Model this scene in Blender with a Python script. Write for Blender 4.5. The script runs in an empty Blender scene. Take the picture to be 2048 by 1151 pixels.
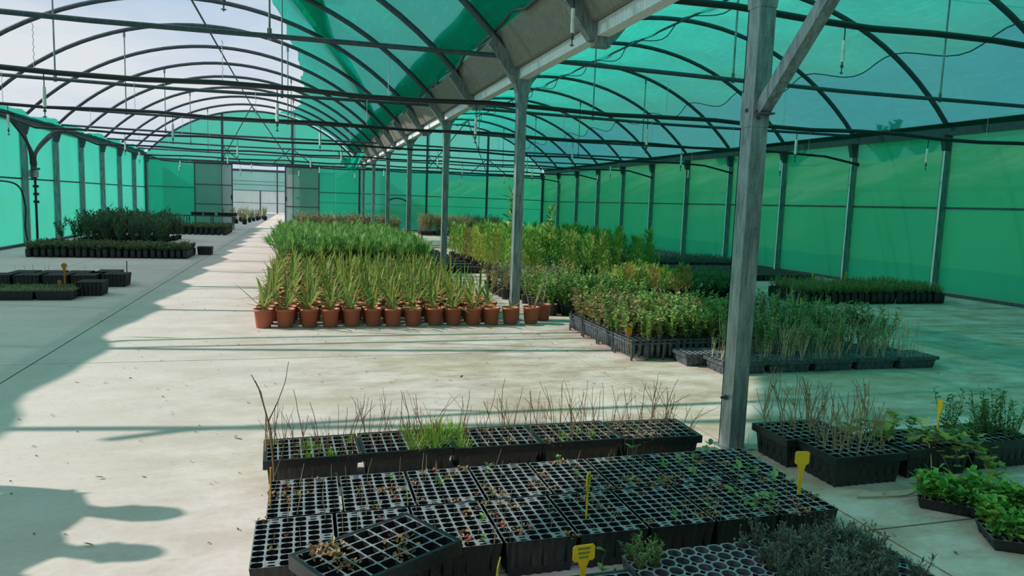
import bpy, math, random
from mathutils import Vector, Matrix
from math import pi, sin, cos, sqrt, radians

# ------------------------------------------------------------------ camera, sky, sun, exposure
scn = bpy.context.scene
COL = scn.collection
F_PX, PITCH, YAW, ROLL = 1428.8, 0.115643, 0.285916, 0.034998
cam_d = bpy.data.cameras.new('camera'); cam = bpy.data.objects.new('camera', cam_d); COL.objects.link(cam)
cam_d.sensor_fit = 'HORIZONTAL'; cam_d.sensor_width = 36.0; cam_d.lens = 36.0 * F_PX / 2048.0
cam_d.clip_start = 0.05; cam_d.clip_end = 2000
_fw = Vector((sin(YAW) * cos(PITCH), cos(YAW) * cos(PITCH), -sin(PITCH)))
_r = Vector((cos(YAW), -sin(YAW), 0)); _u = _r.cross(_fw)
_r2 = _r * cos(ROLL) + _u * sin(ROLL); _u2 = _u * cos(ROLL) - _r * sin(ROLL)
cam.matrix_world = Matrix(((_r2.x, _u2.x, -_fw.x, 0), (_r2.y, _u2.y, -_fw.y, 0), (_r2.z, _u2.z, -_fw.z, 1.5), (0, 0, 0, 1)))
scn.camera = cam
scn.view_settings.view_transform = 'Standard'; scn.view_settings.look = 'None'
scn.view_settings.gamma = 1.0; scn.view_settings.use_curve_mapping = False
scn.view_settings.exposure = 0.0
scn.cycles.max_bounces = 10; scn.cycles.transparent_max_bounces = 24
scn.cycles.transmission_bounces = 8; scn.cycles.diffuse_bounces = 4

w = bpy.data.worlds.new('sky'); scn.world = w; w.use_nodes = True
nt = w.node_tree; nt.nodes.clear()
wo = nt.nodes.new('ShaderNodeOutputWorld'); bg = nt.nodes.new('ShaderNodeBackground')
tc = nt.nodes.new('ShaderNodeTexCoord'); mp = nt.nodes.new('ShaderNodeMapping')
mp.inputs['Scale'].default_value = (1.1, 1.1, 3.6); mp.inputs['Rotation'].default_value = (0.15, 0.1, 0.9)
nz = nt.nodes.new('ShaderNodeTexNoise'); nz.inputs['Scale'].default_value = 1.9; nz.inputs['Detail'].default_value = 7; nz.inputs['Roughness'].default_value = .55
rp = nt.nodes.new('ShaderNodeValToRGB')
rp.color_ramp.elements[0].position = .36; rp.color_ramp.elements[0].color = (.60, .80, 1.06, 1)
rp.color_ramp.elements[1].position = .60; rp.color_ramp.elements[1].color = (1.0, 1.06, 1.1, 1)
bg.inputs['Strength'].default_value = .74
nt.links.new(tc.outputs['Generated'], mp.inputs['Vector']); nt.links.new(mp.outputs['Vector'], nz.inputs['Vector'])
nt.links.new(nz.outputs['Fac'], rp.inputs['Fac']); nt.links.new(rp.outputs['Color'], bg.inputs['Color'])
nt.links.new(bg.outputs['Background'], wo.inputs['Surface'])

SUN_K = Vector((1.0, -0.27, -0.68))          # direction in which the sunlight travels
sd = bpy.data.lights.new('sun', 'SUN'); sd.energy = 5.1; sd.angle = radians(.55); sd.color = (1.0, .89, .82)
sun = bpy.data.objects.new('sun', sd); COL.objects.link(sun)
sun.rotation_euler = SUN_K.to_track_quat('-Z', 'Y').to_euler(); sun.location = (-30, 10, 25)

# ------------------------------------------------------------------ helpers
R = random.Random(7)
ORD = ['first', 'second', 'third', 'fourth', 'fifth', 'sixth', 'seventh', 'eighth', 'ninth', 'tenth', 'eleventh', 'twelfth', 'thirteenth', 'fourteenth', 'fifteenth']
def srgb(h):
    h = h.lstrip('#'); v = [int(h[i:i + 2], 16) / 255 for i in (0, 2, 4)]
    return tuple((c / 12.92 if c <= .04045 else ((c + .055) / 1.055) ** 2.4) for c in v)

class NT:
    """tiny node-tree builder"""
    def __init__(s, name):
        s.m = bpy.data.materials.new(name); s.m.use_nodes = True
        s.t = s.m.node_tree; s.t.nodes.clear()
        s.out = s.n('ShaderNodeOutputMaterial')
    def n(s, typ, **kw):
        o = s.t.nodes.new(typ)
        for k, v in kw.items():
            if hasattr(o, k): setattr(o, k, v)
            else: s.set(o, k, v)
        return o
    def set(s, o, k, v):
        k = k.replace('_', ' ')
        for i in o.inputs:
            if i.name.lower() == k.lower():
                if isinstance(v, bpy.types.NodeSocket): s.t.links.new(v, i)
                else:
                    if i.type == 'RGBA' and len(v) == 3: v = (*v, 1)
                    i.default_value = v
                return
        raise KeyError(k)
    def link(s, a, b): s.t.links.new(a, b)
    def ramp(s, fac, *stops):
        r = s.n('ShaderNodeValToRGB'); s.link(fac, r.inputs[0]); e = r.color_ramp.elements
        while len(e) < len(stops): e.new(.5)
        for el, (p, c) in zip(e, stops):
            el.position = p; el.color = (*c, 1) if len(c) == 3 else c
        return r.outputs[0]
    def noise(s, vec, scale, detail=3, rough=.5):
        o = s.n('ShaderNodeTexNoise'); s.link(vec, o.inputs['Vector'])
        o.inputs['Scale'].default_value = scale; o.inputs['Detail'].default_value = detail; o.inputs['Roughness'].default_value = rough
        return o.outputs['Fac']
    def mix(s, fac, a, b, mode='MIX'):
        o = s.n('ShaderNodeMix', data_type='RGBA', blend_type=mode)
        for sock, v in ((o.inputs[0], fac), (o.inputs[6], a), (o.inputs[7], b)):
            if isinstance(v, bpy.types.NodeSocket): s.link(v, sock)
            elif isinstance(v, (int, float)): sock.default_value = v
            else: sock.default_value = (*v, 1) if len(v) == 3 else v
        return o.outputs[2]
    def math(s, op, a, b=0.0, clamp=False):
        o = s.n('ShaderNodeMath', operation=op, use_clamp=clamp)
        for sock, v in ((o.inputs[0], a), (o.inputs[1], b)):
            if isinstance(v, bpy.types.NodeSocket): s.link(v, sock)
            else: sock.default_value = v
        return o.outputs[0]
    def pos(s): return s.n('ShaderNodeNewGeometry').outputs['Position']
    def obj(s): return s.n('ShaderNodeTexCoord').outputs['Object']
    def mapping(s, vec, scale):
        o = s.n('ShaderNodeMapping'); s.link(vec, o.inputs[0]); o.inputs['Scale'].default_value = scale
        return o.outputs[0]
    def bump(s, h, strength=.3, dist=.01):
        o = s.n('ShaderNodeBump'); s.link(h, o.inputs['Height'])
        o.inputs['Strength'].default_value = strength; o.inputs['Distance'].default_value = dist
        return o.outputs[0]
    def principled(s, color, rough=.5, metal=0., normal=None, spec=.5):
        p = s.n('ShaderNodeBsdfPrincipled'); s.set(p, 'Base Color', color); s.set(p, 'Roughness', rough); s.set(p, 'Metallic', metal)
        s.set(p, 'Specular IOR Level', spec)
        if normal is not None: s.link(normal, p.inputs['Normal'])
        return p.outputs[0]
    def shade(s, a, b, fac):
        o = s.n('ShaderNodeMixShader'); s.link(a, o.inputs[1]); s.link(b, o.inputs[2])
        if isinstance(fac, bpy.types.NodeSocket): s.link(fac, o.inputs[0])
        else: o.inputs[0].default_value = fac
        return o.outputs[0]
    def done(s, sh): s.link(sh, s.out.inputs['Surface']); return s.m

MAT = {}
def m_steel(name, c1, c2, rough=.45, metal=.35):
    t = NT(name); p = t.pos()
    n1 = t.noise(t.mapping(p, (14, 14, 2.2)), 2.2, 5, .6); n2 = t.noise(p, 60, 2)
    c = t.ramp(n1, (.32, c1), (.62, c2)); c = t.mix(t.math('MULTIPLY', n2, .25), c, tuple(min(1, 1.9 * x) for x in c2))
    MAT[name] = t.done(t.principled(c, rough, metal, t.bump(n2, .08, .002)))
m_steel('galv', srgb('4c585b'), srgb('8b9799'), .4, .45)
m_steel('galv_dark', srgb('2c353b'), srgb('47535a'), .5, .2)
m_steel('gutter', srgb('5f5b53'), srgb('7c776d'), .55, .1)
m_steel('white_steel', srgb('b4bcc0'), srgb('dadfe1'), .45, .1)

def m_plain(name, c, rough=.5, spec=.5, var=.18, scale=9., bump=.05, metal=0.):
    t = NT(name); p = t.obj(); n1 = t.noise(p, scale, 4, .6)
    d = tuple(x * (1 - var) for x in c); l = tuple(min(1, x * (1 + var)) for x in c)
    col = t.ramp(n1, (.3, d), (.7, l))
    MAT[name] = t.done(t.principled(col, rough, metal, t.bump(n1, bump, .004), spec))
m_plain('black_pipe', srgb('1b2024'), .45)
m_plain('chain', srgb('c9ced0'), .35, metal=.6)
m_plain('white_plastic', srgb('dfe3e0'), .4)
m_plain('yellow', srgb('e8bd1e'), .45, var=.1, scale=20)
m_plain('orange', srgb('c8791c'), .5)
m_plain('bamboo', srgb('b98a43'), .6, var=.25, scale=30)
m_plain('ink', srgb('7d8a3a'), .6)
m_plain('green_print', srgb('3f7f3a'), .6)
m_plain('rope', srgb('1f4f58'), .7)
m_plain('grey_box', srgb('8b9a99'), .5)
m_plain('cloth_blue', srgb('3b4a63'), .9, .1); m_plain('cloth_dark', srgb('2a2d33'), .9, .1)
m_plain('skin', srgb('b9886c'), .6, .3, .06); m_plain('hair', srgb('2f241c'), .8)
m_plain('shoe', srgb('26221f'), .6); m_plain('jacket', srgb('6c6a4a'), .9, .1)
m_plain('gravel', srgb('b5ad98'), .9, .2, .2, 1.5); m_plain('grey_sheet', srgb('6d716f'), .6, .3, .15, 3.); m_plain('wood', srgb('9a8a72'), .8, var=.3)

def m_black():
    t = NT('black_plastic'); p = t.pos(); n1 = t.noise(p, 38, 4, .6); n2 = t.noise(p, 5, 3)
    dust = t.math('MULTIPLY', t.ramp(n1, (.42, (0, 0, 0)), (.72, (1, 1, 1))), .5)
    c = t.mix(dust, srgb('121417'), srgb('2f3335'))
    r = t.math('ADD', t.math('MULTIPLY', n2, .25), .30)
    MAT['black_plastic'] = t.done(t.principled(c, r, 0, t.bump(n1, .06, .003), .62))
    t = NT('grey_plastic'); p = t.pos(); n1 = t.noise(p, 30, 4, .6)
    c = t.ramp(n1, (.35, srgb('2b3136')), (.7, srgb('596067')))
    MAT['grey_plastic'] = t.done(t.principled(c, .42, 0, t.bump(n1, .06, .003), .55))
m_black()
m_plain('tray_top_glare', srgb('7b8288'), .40, .65, .3, 40)  # dusty tray tops, paler grey that also carries the backlit glare

def m_terracotta():
    t = NT('terracotta'); p = t.pos(); oi = t.n('ShaderNodeObjectInfo').outputs['Random']
    n = t.noise(p, 18, 4, .6)
    c = t.mix(t.math('MULTIPLY', oi, .6), srgb('b3634a'), srgb('9c543e'))
    c = t.mix(t.ramp(n, (.5, (0, 0, 0)), (.8, (.45, .45, .45))), c, srgb('9a6a52'))
    MAT['terracotta'] = t.done(t.principled(c, .5, 0, None, .4))
m_terracotta()

def m_soil():
    t = NT('soil'); p = t.pos(); n = t.noise(p, 90, 4, .7)
    c = t.ramp(n, (.3, srgb('1d1510')), (.55, srgb('46321f')), (.8, srgb('7a5637')))
    MAT['soil'] = t.done(t.principled(c, .95, 0, t.bump(n, .9, .01), .2))
m_soil()

def m_leaf(name, cols, trans=.35, rough=.5, spec=.35):
    """leaf: colour differs leaf by leaf (mesh islands) and plant by plant"""
    t = NT(name); g = t.n('ShaderNodeNewGeometry').outputs['Random Per Island']; oi = t.n('ShaderNodeObjectInfo').outputs['Random']
    f = t.math('FRACT', t.math('ADD', g, t.math('MULTIPLY', oi, .37)))
    n = len(cols); stops = [(i / max(1, n - 1), srgb(c)) for i, c in enumerate(cols)]
    c = t.ramp(f, *stops)
    b = t.n('ShaderNodeHueSaturation'); t.link(c, b.inputs['Color']); t.link(t.math('ADD', t.math('MULTIPLY', oi, .5), .8), b.inputs['Value'])
    c = b.outputs[0]
    pr = t.principled(c, rough, 0, None, spec)
    tr = t.n('ShaderNodeBsdfTranslucent'); t.link(c, tr.inputs[0])
    MAT[name] = t.done(t.shade(pr, tr.outputs[0], trans))
m_leaf('palm', ['567636', '749342', '93a94f', '668a40', 'a3a04e', '4c6f35', 'b0bf66'], .45)
m_leaf('fan_palm', ['4a7a38', '689848', '80ac5a', '548842', '92b870'], .42)
m_leaf('conifer_green', ['588a3b', '769f4a', '92b85a', 'a9bd5c', '668f46'])
m_leaf('conifer_yellow', ['98a046', 'aeb050', '8a9a42', '7f9440', 'bdb45e'])
m_leaf('conifer_orange', ['a88a48', 'b59a58', '94944c', 'bfa868', '8a9248'])
m_leaf('round_leaf', ['577a3a', '74974c', '90ad60', '648845', 'a3b272'])
m_leaf('silver_leaf', ['6d7d63', '8a9a7d', 'a1ad92', '5f7258', '7d8c66'])
m_leaf('tan_leaf', ['8b7d52', 'a3935f', '7d8450', 'b3a47a', '6d7a48', '8f6f4c'])
m_leaf('tan_stem', ['8d8466', 'a39a7d', '75704f', 'b5ab90'], .2)
m_leaf('feather_green', ['45703c', '598449', '6d9858', '3d6638'])
m_leaf('bag_leaf', ['4b5d43', '65784f', '586b4b', '7a8a62'])
m_leaf('oleander', ['33523a', '456549', '557757', '3b5a45'])
m_leaf('heather', ['567a45', '6f9253', '86a361', '62824c'])
m_leaf('heather_grey', ['4a5852', '63726a', '55665c', '788672'])
m_leaf('grey_seedling', ['465c58', '5b706a', '6f8580', '4f6660'])
m_leaf('grass', ['5f8f2e', '7fae3f', '93b84c', '6f9a38', 'a0a858'])
m_leaf('mint', ['4b8a37', '63a047', '79b557', '3f7a33', '9ab545'])
m_leaf('ivy', ['557a4c', '6a9158', '86a561', '5f8264', 'a9b455', 'b0b890'])
m_leaf('weed', ['5c8f4a', '79aa5f', '4b7d45', '8fb86d'])
m_leaf('moss', ['8a6f4a', 'a07a52', '6f5a3c', '7f7d45', 'b08a68', '7a4a3a'], .15)
m_leaf('red_leaf', ['8a4a42', '9c5f50', '6f3a38'], .2)
m_leaf('dead_leaf', ['6b5238', '8a6a48', '4d3c2b'], .15)
m_plain('twig', srgb('6e5540'), .8, .2, .25, 25); m_plain('pale_twig', srgb('8f8468'), .8, .2, .25, 25); m_plain('tan_stem_wood', srgb('b3a88c'), .8, .2, .2, 25); m_plain('green_twig', srgb('5f6f45'), .7, .2, .25, 25)

def m_concrete():
    t = NT('concrete'); p = t.pos()
    big = t.noise(p, .45, 5, .6); mid = t.noise(t.mapping(p, (.9, 1.7, 1)), 1.7, 10, .74); fine = t.noise(p, 22, 5, .7); sp = t.noise(p, 75, 2)
    c = t.ramp(big, (.25, srgb('c2b8b1')), (.55, srgb('d2c8c3')), (.8, srgb('bfb4ac')))
    # worn brown dirt, stronger on the planted side of the aisle
    sx = t.n('ShaderNodeSeparateXYZ'); t.link(p, sx.inputs[0])
    east = t.n('ShaderNodeMapRange'); t.link(t.math('ADD', sx.outputs[0], t.math('MULTIPLY', t.math('SUBTRACT', big, .5), 4.)), east.inputs[0])
    for i, v in ((1, -1.6), (2, 1.6), (3, .18), (4, 1.)): east.inputs[i].default_value = v
    dirt = t.math('MULTIPLY', t.ramp(mid, (.40, (0, 0, 0)), (.60, (1, 1, 1))), east.outputs[0])
    c = t.mix(t.math('MULTIPLY', dirt, .72), c, srgb('8f7c66'))
    alg = t.noise(t.mapping(p, (.8, 1.1, 1)), .8, 4, .6)
    ab = t.math('MULTIPLY', t.ramp(alg, (.47, (0, 0, 0)), (.64, (1, 1, 1))), east.outputs[0])
    c = t.mix(t.math('MULTIPLY', ab, .34), c, srgb('a39a6a'))
    c = t.mix(t.math('MULTIPLY', t.ramp(fine, (.5, (0, 0, 0)), (.78, (1, 1, 1))), .28), c, srgb('8d8474'))
    c = t.mix(t.ramp(sp, (.70, (0, 0, 0)), (.76, (.55, .55, .55))), c, srgb('5b5248'))
    MAT['concrete'] = t.done(t.principled(c, .82, 0, t.bump(fine, .12, .006), .3))
    t = NT('dirt'); p = t.pos(); n = t.noise(p, 8, 5, .7)
    MAT['dirt'] = t.done(t.principled(t.ramp(n, (.35, srgb('2a2d1e')), (.7, srgb('3b3826'))), .95))
m_concrete()

def m_net(name, tr_col, thru, fac, weave=220., tone=None):
    """woven shade net: light scatters through the threads, part of it passes the holes"""
    t = NT(name); p = t.pos()
    n = t.noise(t.mapping(p, (1, 4, 1)), 3.5, 4, .6); wv = t.noise(t.mapping(p, (1.2, .35, 1.2)), weave, 2)
    st = t.noise(t.mapping(p, (9, 1.1, 9)), 1.6, 5, .65)
    c = t.mix(n, tuple(x * .82 for x in tr_col), tuple(min(1, x * 1.18) for x in tr_col))
    c = t.mix(t.ramp(st, (.52, (0, 0, 0)), (.72, (.5, .5, .5))), c, tuple(min(1, x * 1.5 + .02) for x in tr_col))
    tl = t.n('ShaderNodeBsdfTranslucent'); t.link(c, tl.inputs[0])
    df = t.n('ShaderNodeBsdfDiffuse'); t.link(c, df.inputs[0])
    sh = t.shade(tl.outputs[0], df.outputs[0], .30)
    tp = t.n('ShaderNodeBsdfTransparent'); tp.inputs[0].default_value = (*thru, 1)
    f = t.math('ADD', t.math('MULTIPLY', t.math('SUBTRACT', wv, .5), .35), fac, True)
    MAT[name] = t.done(t.shade(sh, tp.outputs[0], f))
m_net('net', (.004, .46, .325), (.42, .66, .66), .17)
m_net('net_open', (.006, .36, .29), (.24, .62, .68), .32)
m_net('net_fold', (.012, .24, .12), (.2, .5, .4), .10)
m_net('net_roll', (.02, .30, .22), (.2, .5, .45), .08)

def m_sheet(name, tcol, thru, fac, dif=.3, gloss=.06, ribs=60., axis='z'):
    """ribbed translucent wall sheet"""
    t = NT(name); p = t.pos()
    n = t.noise(t.mapping(p, (.9, .9, .5)), .8, 4, .6); st = t.noise(t.mapping(p, (5, 5, .35)), 1.4, 3)
    c = t.mix(n, tuple(x * .82 for x in tcol), tuple(min(1, x * 1.15) for x in tcol))
    c = t.mix(t.math('MULTIPLY', t.ramp(st, (.5, (0, 0, 0)), (.8, (1, 1, 1))), .3), c, tuple(x * .72 + .04 for x in tcol))
    wv = t.n('ShaderNodeTexWave', wave_type='BANDS', bands_direction='Z'); t.link(p, wv.inputs['Vector']); wv.inputs['Scale'].default_value = ribs
    nrm = t.bump(wv.outputs['Fac'], .25, .004)
    tl = t.n('ShaderNodeBsdfTranslucent'); t.link(c, tl.inputs[0]); t.link(nrm, tl.inputs['Normal'])
    df = t.n('ShaderNodeBsdfDiffuse'); t.link(c, df.inputs[0]); t.link(nrm, df.inputs['Normal'])
    gl = t.n('ShaderNodeBsdfGlossy'); gl.inputs['Roughness'].default_value = .35; t.link(nrm, gl.inputs['Normal'])
    tp = t.n('ShaderNodeBsdfTransparent'); tp.inputs[0].default_value = (*thru, 1)
    sh = t.shade(tl.outputs[0], df.outputs[0], dif)
    sh = t.shade(sh, tp.outputs[0], fac)
    MAT[name] = t.done(t.shade(sh, gl.outputs[0], gloss))
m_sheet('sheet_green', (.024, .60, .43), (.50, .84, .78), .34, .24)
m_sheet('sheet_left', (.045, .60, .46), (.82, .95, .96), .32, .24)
m_sheet('sheet_clear', (.42, .66, .62), (.7, .85, .84), .30)
m_sheet('sheet_white', (.74, .80, .80), (.8, .85, .88), .15)
m_sheet('sheet_gable', (.035, .62, .42), (.3, .82, .66), .30)

def m_hill():
    t = NT('hill_grass'); p = t.pos(); n = t.noise(p, .22, 6, .65); n2 = t.noise(p, 1.6, 5, .7)
    sz = t.n('ShaderNodeSeparateXYZ'); t.link(p, sz.inputs[0])
    c = t.ramp(t.math('ADD', t.math('MULTIPLY', t.math('SUBTRACT', n, .5), 1.6), t.math('MULTIPLY', sz.outputs[2], .13)), (.15, srgb('6f9a48')), (.42, srgb('a3a85e')), (.62, srgb('e6cf98')))
    c = t.mix(t.math('MULTIPLY', n2, .25), c, srgb('66703a'))
    MAT['hill_grass'] = t.done(t.principled(c, .95, 0, t.bump(n2, .6, .1), .1))
m_hill()

# ---- mesh builder
class MB:
    def __init__(s): s.v = []; s.f = []; s.mi = []; s.sm = []
    def add(s, vs, fs, mi=0, sm=False):
        b = len(s.v); s.v.extend([tuple(x) for x in vs])
        for f in fs: s.f.append(tuple(b + i for i in f)); s.mi.append(mi); s.sm.append(sm)
        return s
    def box(s, lo, hi, mi=0):
        x0, y0, z0 = lo; x1, y1, z1 = hi
        return s.add([(x0, y0, z0), (x1, y0, z0), (x1, y1, z0), (x0, y1, z0), (x0, y0, z1), (x1, y0, z1), (x1, y1, z1), (x0, y1, z1)],
                     [(0, 3, 2, 1), (4, 5, 6, 7), (0, 1, 5, 4), (1, 2, 6, 5), (2, 3, 7, 6), (3, 0, 4, 7)], mi)
    def cbox(s, c, d, mi=0): return s.box([c[i] - d[i] / 2 for i in range(3)], [c[i] + d[i] / 2 for i in range(3)], mi)
    def bar(s, p0, p1, w, h, up=(0, 0, 1), mi=0):
        p0 = Vector(p0); p1 = Vector(p1); d = (p1 - p0).normalized(); a = d.cross(Vector(up))
        if a.length < 1e-4: a = d.cross(Vector((0, 1, 0)))
        a.normalize(); b = a.cross(d)
        vs = []
        for p in (p0, p1):
            for i, j in ((-1, -1), (1, -1), (1, 1), (-1, 1)): vs.append(p + a * (w / 2 * i) + b * (h / 2 * j))
        return s.add(vs, [(0, 1, 2, 3), (7, 6, 5, 4), (0, 4, 5, 1), (1, 5, 6, 2), (2, 6, 7, 3), (3, 7, 4, 0)], mi)
    def tube(s, pts, r, n=6, mi=0, sm=True, cap=True):
        pts = [Vector(p) for p in pts]; k = len(pts); rs = r if isinstance(r, (list, tuple)) else [r] * k
        vs = []; ref = None
        for i, p in enumerate(pts):
            d = (pts[min(i + 1, k - 1)] - pts[max(i - 1, 0)]).normalized()
            if ref is None:
                ref = Vector((0, 0, 1)) if abs(d.z) < .9 else Vector((1, 0, 0))
            a = d.cross(ref).normalized(); ref = a.cross(d)
            for j in range(n):
                q = 2 * pi * j / n; vs.append(p + (a * cos(q) + ref * sin(q)) * rs[i])
        fs = [(i * n + j, i * n + (j + 1) % n, (i + 1) * n + (j + 1) % n, (i + 1) * n + j) for i in range(k - 1) for j in range(n)]
        s.add(vs, fs, mi, sm)
        if cap:
            s.add(vs[:n], [tuple(range(n - 1, -1, -1))], mi); s.add(vs[-n:], [tuple(range(n))], mi)
        return s
    def lathe(s, prof, n=16, c=(0, 0, 0), mi=0, sm=True):
        vs = [(c[0] + r * cos(2 * pi * j / n), c[1] + r * sin(2 * pi * j / n), c[2] + z) for r, z in prof for j in range(n)]
        fs = [(i * n + j, i * n + (j + 1) % n, (i + 1) * n + (j + 1) % n, (i + 1) * n + j) for i in range(len(prof) - 1) for j in range(n)]
        return s.add(vs, fs, mi, sm)
    def disc(s, r, z, n=12, c=(0, 0), mi=0):
        return s.add([(c[0] + r * cos(2 * pi * j / n), c[1] + r * sin(2 * pi * j / n), z) for j in range(n)], [tuple(range(n))], mi)
    def merge(s, o, M=None, mi=None):
        vs = o.v if M is None else [tuple(M @ Vector(v)) for v in o.v]
        b = len(s.v); s.v.extend(vs)
        for f, m_, q in zip(o.f, o.mi, o.sm): s.f.append(tuple(b + i for i in f)); s.mi.append(m_ if mi is None else mi); s.sm.append(q)
        return s
    def mesh(s, name, *mats):
        me = bpy.data.meshes.new(name); me.from_pydata(s.v, [], s.f); me.update()
        for m_ in mats: me.materials.append(MAT[m_])
        if len(mats) > 1: me.polygons.foreach_set('material_index', s.mi)
        me.polygons.foreach_set('use_smooth', s.sm)
        return me
    def build(s, name, mats, parent=None):
        if isinstance(mats, str): mats = (mats,)
        return link(name, s.mesh(name, *mats), parent)

def link(name, data, parent=None, loc=None, rz=0, sc=None):
    o = bpy.data.objects.new(name, data); COL.objects.link(o); o.parent = parent
    if loc is not None: o.location = loc
    if rz: o.rotation_euler = (0, 0, rz)
    if sc is not None: o.scale = (sc, sc, sc) if isinstance(sc, (int, float)) else sc
    return o
def tag(o, label=None, cat=None, group=None, kind=None):
    if label: o['label'] = label
    if cat: o['category'] = cat
    if group: o['group'] = group
    if kind: o['kind'] = kind
    return o
def thing(name, label, cat, loc=(0, 0, 0), rz=0, group=None, sc=None):
    return tag(link(name, None, None, loc, rz, sc), label, cat, group)
def struct(name, label=None, data=None):
    return tag(link(name, data), label, None, None, 'structure')
def put(parts, name, label, cat, group, loc, rz=0, sc=1.):
    """an instance of a template: list of (part name, mesh[, subparts])"""
    if len(parts) == 1 and len(parts[0]) == 2:
        return tag(link(name, parts[0][1], None, loc, rz, sc), label, cat, group)
    t = thing(name, label, cat, loc, rz, group, sc)
    for p in parts:
        c = link(p[0], p[1], t)
        for q in (p[2] if len(p) > 2 else ()): link(q[0], q[1], c)
    return t

# ------------------------------------------------------------------ the place
XL, XC, XR, YG = -7.0, 2.65, 12.3, 36.38
Z_EAVE, AR, ACZ = 3.15, 6.2, -.75
RL, RR = (XL + XC) / 2, (XC + XR) / 2            # ridge lines of the two spans
ARCH_Y = [3.88 + 2.5 * k for k in range(14)]
TIE_Y = [8.88 + 5 * k for k in range(6)]
def arch_z(x, rc, off=0.): return ACZ + sqrt(max(0., (AR + off) ** 2 - (x - rc) ** 2))

# floor: concrete slabs over a dirt bed, open joints between them
floor = struct('floor', 'pale stained concrete floor with open joints')
bed = MB(); bed.box((-7.6, -20, -.3), (12.6, 120, -.005)); bed.build('bed', 'dirt', floor)
gx = [-7.6, -7.05, -2.24, 2.65, 7.45, 12.36]; gy = [-10, -5.8, -1.56, 2.67, 6.9, 11.1, 15.3, 19.5, 23.7, 27.9, 32.1, 36.4, 44, 52, 60, 70, 80]
def slab_mesh(sx, sy, g=.013, b=.0007, h=.10):
    m = MB(); x0, x1, y0, y1 = g / 2, sx - g / 2, g / 2, sy - g / 2
    m.add([(x0, y0, -h), (x1, y0, -h), (x1, y1, -h), (x0, y1, -h), (x0, y0, -b), (x1, y0, -b), (x1, y1, -b), (x0, y1, -b),
           (x0 + b, y0 + b, 0), (x1 - b, y0 + b, 0), (x1 - b, y1 - b, 0), (x0 + b, y1 - b, 0)],
          [(0, 1, 5, 4), (1, 2, 6, 5), (2, 3, 7, 6), (3, 0, 4, 7), (4, 5, 9, 8), (5, 6, 10, 9), (6, 7, 11, 10), (7, 4, 8, 11), (8, 9, 10, 11)])
    return m.mesh('slab', 'concrete')
for i in range(len(gx) - 1):
    for j in range(len(gy) - 1):
        if gx[i] > 7 and gy[j] > 40: continue
        link('slab', slab_mesh(gx[i + 1] - gx[i], gy[j + 1] - gy[j]), floor, (gx[i], gy[j], 0))

gnd = MB(); gnd.box((-90, -40, -.3), (-7.6, 120, -.02)); struct('ground_left', 'pale gravel yard outside the left wall', gnd.mesh('ground_left', 'gravel'))
# hillside beyond the right wall
def hill():
    m = MB(); nx, ny = 40, 60; rr = random.Random(3)
    vs = []
    for j in range(ny + 1):
        y = -30 + j * 3.0
        for i in range(nx + 1):
            x = 12.75 + i * 1.1
            s = max(0., min(1., (x - 15.) / 17.)); s = s * s * (3 - 2 * s)
            crest = 5.3 + .6 * sin(y * .13 + .6) + .35 * sin(y * .31)
            vs.append((x, y, -.05 + crest * s + .25 * sin(x * .9 + y * .5) * s + rr.uniform(-.12, .12) * s))
    fs = [(j * (nx + 1) + i, j * (nx + 1) + i + 1, (j + 1) * (nx + 1) + i + 1, (j + 1) * (nx + 1) + i) for j in range(ny) for i in range(nx)]
    m.add(vs, fs, 0, True)
    return m.mesh('hillside', 'hill_grass')
struct('hillside', 'grassy yellow green hillside beyond the green wall', hill())

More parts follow.
